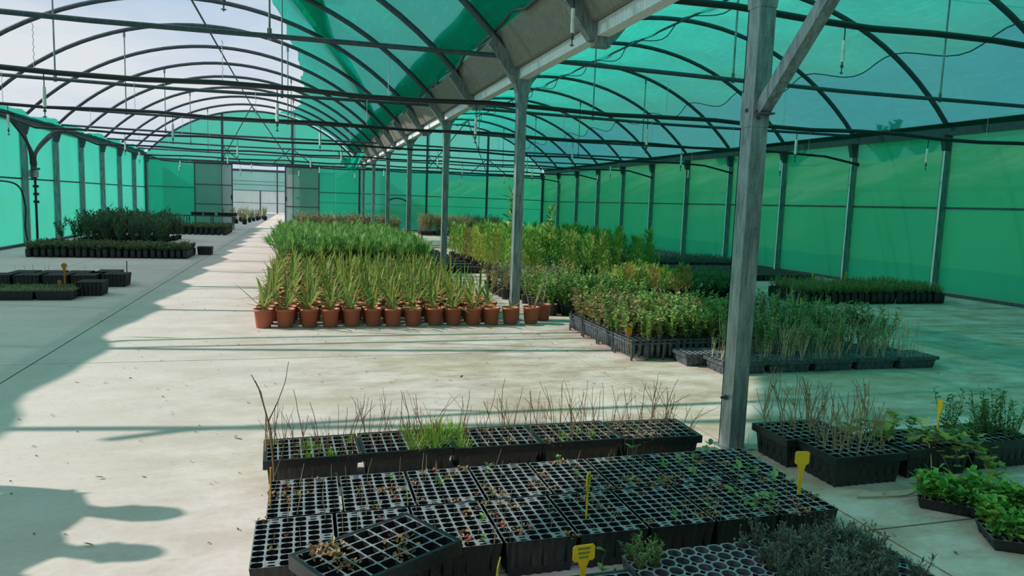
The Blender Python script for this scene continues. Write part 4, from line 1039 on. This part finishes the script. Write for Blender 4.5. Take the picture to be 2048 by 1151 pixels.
# ------------------------------------------------------------------ middle right: bushes and tall stems in trays
RB = [bushy(700 + i, .33, .36, 5, 26, .042, .030, 'round_leaf' if i % 2 else 'tan_leaf', 'pale_twig', .1) for i in range(8)]
DB = [bushy(720 + i, .33, .36, 5, 26, .042, .028, 'round_leaf', 'green_twig', .1) for i in range(4)]
for j, y in enumerate((6.57, 7.01, 7.45, 7.89)):
    for i in range(3):
        if i == 2 and j == 0: continue
        x = 3.40 + .575 * i
        tag(link('tube_tray', TUBE, None, (x, y, 0), q.uniform(-.02, .02)), ('tube tray on legs at the corner with the orange tag' if i == j == 0 else 'grey tube tray on legs hidden below the leafy bushes'), 'seed tray', 'tube trays under the bushes')
        for b in range(4):
            for a in range(4):
                X, Y = x - .28 + .14 * (a + .5), y - .21 + .105 * (b + .5)
                if i == 0 and j == 0 and a == 0 and b < 2: continue
                src = RB if i == 0 else (RB if q.random() < .3 else DB)
                tag(link('leafy_bush', src[q.randrange(len(src))], None, (X, Y, .19), q.uniform(0, 6), q.uniform(.75, 1.15)), ('yellow green leafy bush in the sunny corner tube trays' if i == 0 else 'dark leafy bush in the shaded tube trays'), 'seedling', 'leafy bushes in tube trays')
yellow_tag('plant_tag', (3.13, 6.44, .16), .1, .10, 'orange tag at the corner of the leafy tube trays', .07, .06, 2, 'orange')
SB = [bushy(800 + i, .50, .22, 4, 16, .055, .018, 'heather' if i % 2 else 'feather_green', 'tan_stem_wood', .6, (-10, 60), 0, .0045) for i in range(8)]
BARE = [twig_mesh(830 + i, .5, 3, 'tan_stem_wood', .004, .12) for i in range(6)]
g_st = 'trays of tall stems'
for j, y in enumerate((5.82, 6.18, 6.54, 6.90, 7.26)):
    for i in range((5, 4, 3, 2, 2)[j]):
        x = (3.96, 4.32, 4.56, 5.12, 5.12)[j] + .50 * i
        edge_ = i == 4 and j == 0
        put([('body', SMALL)], 'stem_tray', ('shallow grey tray with bare stems at the end of the stem block' if edge_ else 'shallow grey tray packed with tall thin stems'), 'seed tray', g_st, (x, y + (.0 if not edge_ else -.02), 0), q.uniform(-.015, .015))
        for k in range(17):
            src = BARE if edge_ or q.random() < .25 or j == 0 and k < 8 else SB
            tag(link('stem_seedling', src[q.randrange(len(src))], None, (x + q.uniform(-.21, .21), y + q.uniform(-.14, .14), .08), q.uniform(0, 6), q.uniform(.7, 1.1) * (.85 if j == 0 else 1)), ('bare thin stem in the end tray of the stem block' if edge_ else 'tall thin stem with narrow leaves in the stem block'), 'seedling', 'tall thin stems')
for loc, lb in (((5.88, 6.02, .1), 'yellow tag among the bare stems near the end tray'), ((6.22, 6.05, .1), 'faded yellow tag behind the end tray of stems'), ((5.5, 6.9, .3), 'yellow tag above the leafy tall stems')): yellow_tag('plant_tag', loc, .6, .2, lb, .05, .06, 0)
put([('body', SMALL)], 'stem_tray', 'shallow tray nearest the sunny tube trays with few sprigs', 'seed tray', g_st, (3.80, 5.95 + .24, 0), -.05)
# stub tray beside the red pots
for k, (x, y) in enumerate(((3.50, 8.30), (3.98, 8.42))):
    put([('body', SMALL), ('soil', LIP_SOIL[1])] if k == 9 else [('body', SMALL)], 'stub_tray', ('small grey tray of short reddish stubs beside the red pots' if k == 0 else 'small grey tray behind the tray of reddish stubs'), 'seed tray', None, (x, y, 0), -.12)
    for i in range(22 if k == 0 else 8): tag(link('stub_seedling', TWIG[q.randrange(12)], None, (x + q.uniform(-.2, .2), y + q.uniform(-.13, .13), .08), q.uniform(0, 6), q.uniform(.4, .7)), 'short reddish stub in the small grey trays', 'seedling', 'short stubs in small trays')

# ------------------------------------------------------------------ centre: conifers and mixed shrubs
def blackpot(rt, rb, h, mat='black_plastic'):
    m = MB(); m.lathe([(0, .003), (rb, 0), (rt, h), (rt * 1.05, h), (rt * 1.05, h + .012), (rt * .97, h + .012), (rt * .95, h - .02)], 12); m.disc(rt * .95, h - .018, 12); return m.mesh('pot', mat)
BP = blackpot(.085, .065, .15)
CG = [conifer(i, .82, .26, 74, 'conifer_green', .08, .11, .022) for i in range(5)]; CY = [conifer(20 + i, .78, .22, 70, 'conifer_yellow', .08, .10, .02) for i in range(2)]; CO = [conifer(30 + i, .7, .2, 66, 'conifer_orange', .08, .09, .02) for i in range(2)]
CB = [bushy(900 + i, .6, .40, 7, 30, .07, .042, 'round_leaf' if i % 2 else 'feather_green', 'green_twig', .1, (-10, 60), .13, .004) for i in range(4)]
y = 12.7; j = 0
while y < 19.6:
    for i in range(10):
        x = 3.85 + i * .345 + q.uniform(-.05, .05) + (.1 if j % 2 else 0)
        if y < 13.3 and i > 7: continue
        u = q.random()
        if u < .13 + (.12 if i < 3 else 0): src, nm, lb, gr = CY, 'young_conifer', 'yellowing young conifer standing in the green conifer block', 'conifers in the central block'
        elif u < .2 + (.1 if i < 3 else 0): src, nm, lb, gr = CO, 'young_conifer', 'rusty orange young conifer in the green conifer block', 'conifers in the central block'
        elif u < .42 and j < 5: src, nm, lb, gr = CB, 'leafy_shrub', 'dark leafy shrub at the front of the conifer block', 'shrubs before the conifers'
        else: src, nm, lb, gr = CG, 'young_conifer', 'feathery green young conifer in the central block', 'conifers in the central block'
        put([('pot', BP), ('foliage', src[q.randrange(len(src))])], nm, lb, 'potted plant', gr, (x, y + q.uniform(-.05, .05), 0), q.uniform(0, 6.28), q.uniform(.85, 1.15))
    y += .36; j += 1
def whip(seed, loc, H, label):
    t = thing('leafy_whip', label, 'potted plant', loc); link('pot', BP, t); q_ = random.Random(seed)
    m = MB(); pts = wander(q_, (0, 0, .12), Vector((q_.uniform(-.08, .08), q_.uniform(-.08, .08), 1)), H - .12, 10, .06); stem(m, pts, .008, .003, 0, 6); m.build('stem', 'twig', t)
    lm = MB(); leaf(lm, (0, 0, 0), Vector((1, 0, .5)), .19, .095, q_); lm = lm.mesh('leaf', 'round_leaf')
    for k in range(34):
        f = .3 + .7 * k / 34; i = min(9, int(f * 10)); o = link('leaf', lm, t, pts[i].lerp(pts[i + 1], f * 10 - i)); o.rotation_euler = (q_.uniform(-.3, .3), q_.uniform(-.5, .4), k * 2.4); o.scale = (q_.uniform(.7, 1.2),) * 3
whip(5, (4.14, 14.72, 0), 1.80, 'tallest leafy whip bending above the conifers'); whip(6, (4.62, 13.42, 0), 1.5, 'upright leafy whip in front of the conifer block')
SV = [bushy(920 + i, .40, .45, 7, 24, .06, .02, 'silver_leaf' if i % 2 else 'tan_leaf', 'pale_twig', .1, (0, 60), .13, .003) for i in range(5)]
for j in range(5):
    for i in range(6): put([('pot', BP), ('foliage', SV[q.randrange(5)])], 'silvery_shrub', 'silvery dry looking shrub between the palms and green bushes', 'potted plant', 'silvery shrubs', (3.12 + .25 * i + q.uniform(-.03, .03), 10.95 + .28 * j + q.uniform(-.03, .03), 0), q.uniform(0, 6), q.uniform(.8, 1.1))
GR = [bushy(940 + i, .44, .50, 8, 30, .046, .034, 'round_leaf', 'green_twig', .05, (-10, 60), .12, .003) for i in range(6)]
for j in range(6):
    for i in range(7): put([('pot', BP), ('foliage', GR[q.randrange(6)])], 'round_leaf_bush', 'bushy green round leaved shrub beside the red pots', 'potted plant', 'round leaved bushes', (3.30 + .22 * i + q.uniform(-.02, .02), 9.22 + .24 * j + q.uniform(-.02, .02), 0), q.uniform(0, 6), q.uniform(.8, 1.1))
YC = [conifer(50 + i, .42, .17, 50, 'conifer_orange' if i < 2 else 'conifer_yellow', .10, .07, .018) for i in range(4)]; YG_ = conifer(58, .40, .16, 50, 'conifer_green', .10, .07, .018)
for j in range(4):
    for i in range(7):
        u = q.random(); put([('pot', BP), ('foliage', YG_ if u < .25 else YC[q.randrange(4)])], 'small_conifer', ('small green conifer among the orange ones' if u < .25 else 'small orange yellow conifer in a black pot'), 'potted plant', 'small orange conifers', (4.92 + .205 * i + q.uniform(-.02, .02), 10.55 + .25 * j + q.uniform(-.02, .02), 0), q.uniform(0, 6), q.uniform(.85, 1.1))
FG = [bushy(960 + i, .42, .55, 8, 30, .07, .016, 'feather_green', 'green_twig', .1, (0, 60), .12, .003) for i in range(4)]
for j in range(4):
    for i in range(5): put([('pot', BP), ('foliage', FG[q.randrange(4)])], 'feathery_shrub', 'feathery dark green shrub beside the small orange conifers', 'potted plant', 'feathery shrubs', (6.42 + .24 * i + q.uniform(-.03, .03), 10.75 + .26 * j + q.uniform(-.03, .03), 0), q.uniform(0, 6), q.uniform(.8, 1.05))

# ------------------------------------------------------------------ far bench of stems, stacked trays, dry seedlings
bn = thing('plant_bench', 'low bench carrying trays of pale stems behind the palms', 'bench', (5.4, 24.9, 0))
m = MB(); m.box((-1.6, -.5, .34), (1.6, .5, .37)); m.build('top', 'wood', bn)
for x in (-1.5, 0, 1.5):
    for y in (-.45, .45):
        m = MB(); m.box((x - .03, y - .03, 0), (x + .03, y + .03, .34)); m.build('leg', 'galv', bn)
DRY = [bushy(980 + i, .62, .16, 8, 12, .06, .016, 'tan_leaf' if i % 2 else 'tan_stem', 'pale_twig', .35, (20, 80), .0, .0035) for i in range(6)]
for i in range(6):
    for j in range(2):
        x, y = 4.08 + .5 * i, 24.65 + .42 * j
        put([('body', DARK)], 'bench_tray', 'black tray of pale tall stems standing on the bench', 'seed tray', 'trays on the bench', (x, y, .37))
        for k in range(11): tag(link('pale_stem', DRY[q.randrange(6)], None, (x + q.uniform(-.2, .2), y + q.uniform(-.15, .15), .46), q.uniform(0, 6), q.uniform(.8, 1.1)), 'pale dry stem in the trays on the bench', 'seedling', 'pale stems on the bench')
WTUBE = tube_tray(8, 7, .56, .42, .24, 'white_plastic')
for i in range(4): tag(link('white_tube_tray', WTUBE, None, (3.75 + .6 * i, 23.6, .0)), 'white tube tray on the floor in front of the bench', 'seed tray', 'white tube trays')
for i in range(2):
    for j in range(11): tag(link('dark_tray', DARK, None, (3.0 + .47 * i, 15.2 + .72 * j, 0), q.uniform(-.05, .05)), 'dark empty tray on the floor beside the far palms', 'seed tray', 'dark trays beside the palms')
SD = [bushy(1000 + i, .6, .25, 7, 22, .07, .024, 'tan_leaf' if i % 3 else 'silver_leaf', 'pale_twig', .2, (0, 70), .0, .0035) for i in range(5)]
for j in range(4):
    for i in range(9):
        x, y = -.15 + .46 * i, 29.2 + .4 * j
        tag(link('dark_tray', DARK, None, (x, y, 0)), 'dark tray under the dry seedlings near the door leaf', 'seed tray', 'trays of dry seedlings')
        for k in range(4): tag(link('dry_seedling', SD[q.randrange(5)], None, (x + q.uniform(-.18, .18), y + q.uniform(-.14, .14), .1), q.uniform(0, 6), q.uniform(1.05, 1.5)), 'straw coloured dry seedling between the palms and the gable', 'seedling', 'dry seedlings before the gable')

# ------------------------------------------------------------------ along the right wall
for j in range(7):
    for i in range(6): tag(link('dark_tray', DARK, None, (8.80 + .46 * i, 13.95 + .36 * j, 0)), 'flat dark empty tray in the block along the right wall', 'seed tray', 'dark empty trays by the right wall')
yellow_tag('plant_tag', (8.65, 16.3, .1), .2, .22, 'yellow tag at the corner of the dark empty trays', .07, .08, 0)
GS = [bushy(1100 + i, .15, .4, 3, 10, .035, .012, 'grey_seedling', 'green_twig', .1, (0, 60), .0, .002) for i in range(5)]
for j in range(6):
    for i in range(7): tag(link('dark_tray', DARK, None, (8.92 + .46 * i, 17.25 + .36 * j, 0)), 'dark tray of small grey green seedlings by the right wall', 'seed tray', 'trays of grey green seedlings')
for j in range(10):
    for i in range(29): tag(link('grey_seedling', GS[q.randrange(5)], None, (8.74 + .108 * i + q.uniform(-.02, .02), 17.12 + .2 * j + q.uniform(-.03, .03), .11), q.uniform(0, 6), q.uniform(.8, 1.3)), 'small grey green seedling in the trays by the right wall', 'seedling', 'grey green seedlings by the right wall')
def carpet(seed, x0, x1, y0, y1, sx, sy, H, L, W, nl, mat, z, nm):
    q_ = random.Random(seed); m = MB(); y = y0
    while y < y1:
        x = x0
        while x < x1:
            p = Vector((x + q_.uniform(-.4, .4) * sx, y + q_.uniform(-.4, .4) * sy, z))
            for i in range(nl): leaf(m, p + UP * (H * i / nl), rdir(q_, 5, 65), L * q_.uniform(.7, 1.2), W, q_)
            x += sx
        y += sy
    return m.mesh(nm, mat)
tag(link('grey_seedling_bed', carpet(5, 8.72, 11.9, 19.4, 27.5, .13, .18, .18, .06, .02, 6, 'grey_seedling', .02, 'grey_seedling_bed')), 'far bed of grey green seedlings along the right wall', 'seedlings', None, 'stuff')
# black bag plants
def bag(seed):
    q_ = random.Random(seed); m = MB(); n = 10; prof = [(0, .002), (.05, .0), (.062, .04), (.066, .11), (.062, .165), (.066, .185)]; vs = []
    for r_, z in prof:
        for k in range(n): a = 2 * pi * k / n; f = r_ * (1 + q_.uniform(-.06, .06)); vs.append((f * cos(a), f * sin(a), z + (q_.uniform(-.006, .006) if z > .15 else 0)))
    m.add(vs, [(i * n + k, i * n + (k + 1) % n, (i + 1) * n + (k + 1) % n, (i + 1) * n + k) for i in range(len(prof) - 1) for k in range(n)], 0, True); m.disc(.06, .16, 10, (0, 0), 1)
    return m.mesh('bag', 'black_plastic', 'soil')
BAGS = [bag(i) for i in range(4)]
HR = [needle_sprigs(200 + i, .22, 11, 'heather', .15, .5, 24, .04) for i in range(5)]
for j in range(8):
    for i in range(23 - j // 3): put([('bag', BAGS[q.randrange(4)]), ('foliage', HR[q.randrange(5)])], 'bagged_heather', 'green needle leaved plant in a black bag by the right wall', 'potted plant', 'bagged plants by the right wall', (8.05 + .138 * i + .03 * j + q.uniform(-.01, .01), 10.15 + .145 * j + q.uniform(-.01, .01), 0), q.uniform(0, 6), q.uniform(.9, 1.1))
for loc, mt, lb in (((8.35, 10.95, .15), 'orange', 'orange tag at the corner of the bagged plants'), ((9.9, 11.2, .2), 'yellow', 'yellow tag behind the bagged plants'), ((8.9, 10.9, .2), 'yellow', 'yellow tag among the bagged plants')): yellow_tag('plant_tag', loc, .3, .2, lb, .06, .07, 0, mt)

# ------------------------------------------------------------------ left side of the aisle
def grass_carpet(seed, w_, d_, z, n, mat='grass', H=.06):
    q_ = random.Random(seed); m = MB()
    for i in range(n): blade(m, (q_.uniform(-w_ / 2, w_ / 2), q_.uniform(-d_ / 2, d_ / 2), z), rdir(q_, 40, 85), H * q_.uniform(.5, 1.2), .008, .2, 2)
    return m.mesh('grass', mat)
GC = [grass_carpet(i, .42, .32, .10, 320, ('tan_leaf', 'round_leaf', 'bag_leaf')[i], .09) for i in range(3)]
LT = [(x, y, g_) for x, y, g_ in [(-3.20 - .46 * i, 11.10 + .36 * j, 1 if i > 0 or j == 1 else 1) for i in range(4) for j in range(2)]]
for x, y, g_ in LT:
    o = put([('body', DARK)], 'grassy_tray', 'black tray covered with short grass left of the aisle', 'seed tray', 'grassy trays left of the aisle', (x - .05, y, 0)); gc = tag(link('grass', GC[q.randrange(3)], o), None, None, None, 'stuff')
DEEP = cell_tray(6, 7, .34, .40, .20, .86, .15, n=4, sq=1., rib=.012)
tag(link('deep_tray', DEEP, None, (-2.93, 11.55, 0)), 'deep black tray jutting out beside the grassy trays', 'seed tray')
for j in range(2):
    for i in range(5 - j): tag(link('deep_tray', DEEP, None, (-2.86 - .38 * i - .2 * j, 12.65 + .42 * j - (.2 if i else 0), 0)), 'deep black tray in the row behind the grassy trays', 'seed tray', 'deep trays left of the aisle')
for k in range(26):
    tag(link('thin_seedling', THIN[q.randrange(7)], None, (-2.9 - q.uniform(0, 1.6), 12.4 + q.uniform(0, .5), .15), q.uniform(0, 6), q.uniform(.6, 1.3)), 'sparse dry stem in the deep trays left of the aisle', 'seedling', 'dry stems in the deep trays')
yellow_tag('round_tag', (-3.42, 12.02, .12), .25, .22, 'round orange tag on a stick above the left trays', .08, .075, 0, 'orange', (0, 0), None, 'ink', True)
yellow_tag('plant_tag', (-3.28, 11.30, .1), .2, .10, 'short orange tag in the grassy trays', .05, .04, 0, 'orange')
m = MB(); m.tube([(0, 0, 0), (.0, 0, .28)], .008, 6); tag(m.build('grey_stake', 'galv_dark'), 'thin grey stake at the corner of the deep trays', 'stake').location = (-2.76, 12.86, .1)
BL = [bushy(1200 + i, .17, .6, 6, 12, .06, .024, 'bag_leaf', 'green_twig', .1, (0, 60), .15, .003) for i in range(5)]
for j in range(9):
    for i in range(24): put([('bag', BAGS[q.randrange(4)]), ('foliage', BL[q.randrange(5)])], 'bagged_seedling', 'leafy seedling in a black bag left of the aisle', 'potted plant', 'bagged seedlings left of the aisle', (-5.78 + .137 * i + q.uniform(-.008, .008), 17.95 + .15 * j, 0), q.uniform(0, 6), q.uniform(.92, 1.08))
tag(link('deep_tray', DEEP, None, (-2.36, 19.3, 0)), 'black tray standing at the end of the bagged seedlings', 'seed tray')
OL = [bushy(1300 + i, .72, .35, 7, 24, .14, .032, 'oleander', 'green_twig', .1, (15, 65), .15, .005) for i in range(5)]
for j in range(9):
    for i in range(7): put([('pot', BP), ('foliage', OL[q.randrange(5)])], 'oleander', 'dark long leaved shrub left of the aisle near the wall', 'potted plant', 'long leaved shrubs by the left wall', (-6.0 + .34 * i + q.uniform(-.05, .05), 22.2 + .42 * j + q.uniform(-.05, .05), 0), q.uniform(0, 6), q.uniform(.8, 1.15))
put([('pot', BP), ('foliage', OL[0])], 'oleander', 'single sparse shrub closest to the left wall posts', 'potted plant', None, (-6.45, 22.6, 0), 1., .8)
for j in range(8):
    for i in range(11): put([('bag', BAGS[q.randrange(4)]), ('foliage', BL[q.randrange(5)])], 'bagged_seedling', 'far bagged seedling in front of the bench by the door', 'potted plant', 'far bagged seedlings', (-4.85 + .2 * i + q.uniform(-.02, .02), 28.7 + .36 * j, 0), q.uniform(0, 6), 1.2)
tb = thing('metal_bench', 'dark metal bench with trays beside the sliding door', 'bench', (-4.35, 33.4, 0))
m = MB(); m.box((-1.45, -.4, .56), (1.45, .4, .60)); m.build('top', 'galv_dark', tb)
for x in (-1.4, -.4, .55, 1.4):
    for y in (-.36, .36): m = MB(); m.box((x - .02, y - .02, 0), (x + .02, y + .02, .56)); m.build('leg', 'galv_dark', tb)
for x in (-3.9, -3.35, -4.4, -3.0): tag(link('bench_tray', DARK, None, (x, 33.4, .60)), 'black tray on the metal bench by the sliding door', 'seed tray', 'trays on the metal bench')
for x in (-3.35, -3.05, -2.95): tag(link('dry_seedling', SD[q.randrange(5)], None, (x, 33.35, .7), 0, .55), 'dry plant in a tray on the metal bench', 'seedling', 'dry plants on the metal bench')
# plants seen through the doorway
for k in range(16): put([('pot', BP), ('foliage', SD[q.randrange(5)])], 'dry_shrub', 'dry shrub in the next house seen through the doorway', 'potted plant', 'dry shrubs beyond the door', (-3.5 + q.uniform(-.5, .7) + k * .06, 40 + k * .75, 0), q.uniform(0, 6), q.uniform(1.1, 1.6))
for k in range(10): tag(link('dark_tray', DARK, None, (-4.45 - .47 * (k % 2), 41 + k * 1.0, 0)), 'dark tray beside the dry shrubs beyond the doorway', 'seed tray', 'trays beyond the door')
put([('pot', BP), ('foliage', SD[1])], 'dry_shrub', 'single small pot just outside the doorway edge', 'potted plant', None, (-1.15, 38.5, 0), 0, .7)
BU = bushy(1400, 2.0, .7, 20, 110, .24, .14, 'oleander', 'twig', .1, (-10, 60), 0, .03)
for k, (x, y, s_) in enumerate(((29, 28.4, 1.0), (28.5, 29.8, 1.25), (29.3, 31.2, .9), (29, 38, .8), (28.5, 45, .9))):
    o = put([('foliage', BU)], 'hill_shrub', ('large dark shrub on the hillside behind the netted roof' if k < 3 else 'small dark shrub on the far hillside'), 'shrub', 'shrubs on the hillside', (x, y, 4.35), k, s_ * .8)

# ------------------------------------------------------------------ litter on the floor and two visitors left of the aisle
q_ = random.Random(99); m = MB()
for k in range(900):
    x, y = q_.uniform(-2.6, 9), 2.2 + 10 * q_.random() ** 1.5; leaf(m, (x, y, .004), Vector((q_.uniform(-1, 1), q_.uniform(-1, 1), q_.uniform(0, .25))), q_.uniform(.006, .028) * (1 + y * .05), q_.uniform(.004, .010) * (1 + y * .05), q_)
tag(m.build('leaf_litter', 'dead_leaf'), 'tiny dark bits of leaf litter scattered on the concrete', 'litter', None, 'stuff')
for x, y, L in ((-.35, 2.72, .07), (-.42, 4.62, .06), (-1.0, 4.05, .05), (-.85, 3.25, .05), (1.3, 5.9, .07)):
    m = MB(); q2 = random.Random(int(x * 100)); leaf(m, (0, 0, .005), Vector((q2.uniform(-1, 1), q2.uniform(-.5, .5), .15)), L, L * .3, q2); tag(m.build('fallen_leaf', 'dead_leaf'), 'curled dead leaf lying on the bare concrete', 'leaf', 'fallen leaves').location = (x, y, 0)

def person(loc, rz, H, label, mat, arm):
    t = thing('person', label, 'person', loc, rz); k = H / 1.75
    J = {0: (0, 0, .98, .17, .14), 1: (0, 0, 1.16, .175, .14), 2: (0, .0, 1.36, .19, .13), 3: (0, 0, 1.46, .075, .07), 4: (0, .01, 1.55, .052, .055)}
    V = [J[i] for i in range(5)]; E = [(0, 1), (1, 2), (2, 3), (3, 4)]
    def add(p, par): V.append(p); E.append((par, len(V) - 1)); return len(V) - 1
    for s in (-1, 1):
        a = add((s * .10, 0, .88, .085, .09), 0); a = add((s * .11, .01, .50, .060, .062), a); a = add((s * .115, -.01, .10, .042, .045), a); add((s * .12, .13, .04, .04, .032), a)
        a = add((s * .19, 0, 1.41, .055, .055), 2)
        if arm: a = add((s * .26, .02, 1.14, .042, .042), a); a = add((s * .12, .26, 1.20, .034, .034), a)
        else: a = add((s * .27, -.02, 1.14, .042, .042), a); a = add((s * .28, .05, .90, .032, .034), a)
        hp = Vector(V[a][:3])
        for f in range(5):       # hand: five short finger chains
            dv = Vector((s * (-.02 + .012 * f) if f < 4 else -s * .045, .03, -.085 if not arm else .03)); w1 = add((*(hp + dv * .6), .011, .010), a); add((*(hp + dv * (1.15 - abs(f - 1.5) * .07)), .008, .008), w1)
    me = bpy.data.meshes.new('body'); me.from_pydata([tuple(c * k for c in v[:3]) for v in V], E, []); o = link('body', me, t)
    sk = o.modifiers.new('skin', 'SKIN'); o.modifiers.new('sub', 'SUBSURF').levels = 1
    for i, v in enumerate(V): d = me.skin_vertices[0].data[i]; d.radius = (v[3] * k, v[4] * k); d.use_root = (i == 0)
    tm = NT('clothes_' + mat); z = tm.n('ShaderNodeSeparateXYZ'); tm.link(tm.obj(), z.inputs[0]); c = tm.ramp(tm.math('DIVIDE', z.outputs[2], 1.8 * k), (0, srgb('26221f')), (.06, srgb('2f3646')), (.52, srgb('2f3646')), (.53, srgb(mat)), (.80, srgb(mat)), (.82, srgb('b9886c')))
    c.node.color_ramp.interpolation = 'CONSTANT'; me.materials.append(tm.done(tm.principled(c, .85)))
    h = MB(); h.lathe([(.0, 1.50), (.045, 1.515), (.066, 1.56), (.076, 1.62), (.078, 1.67), (.068, 1.72), (.04, 1.755), (0, 1.765)], 14); h.tube([(0, .07, 1.64), (0, .098, 1.605), (0, .08, 1.60)], [.008, .014, .008], 6)
    for s in (-1, 1): h.tube([(s * .076, 0, 1.61), (s * .086, -.01, 1.65)], [.012, .016], 6); h.tube([(s * .028, .072, 1.645), (s * .028, .078, 1.645)], .009, 6)
    ho = h.build('head', 'skin', t); ho.scale = (k, k * 1.12, k)
    h = MB(); h.lathe([(.080, 1.64), (.085, 1.69), (.074, 1.74), (.045, 1.772), (0, 1.785)], 14, (0, -.012, 0)); ho = h.build('hair', 'hair', t); ho.scale = (k, k * 1.12, k)
person((-3.16, 4.22, 0), radians(-80), 1.74, 'person in olive jacket standing left of the sunny aisle', '6c6a4a', True)
person((-3.06, 3.80, 0), radians(-95), 1.66, 'person in blue jacket standing beside the one in olive', '3b4a63', False)
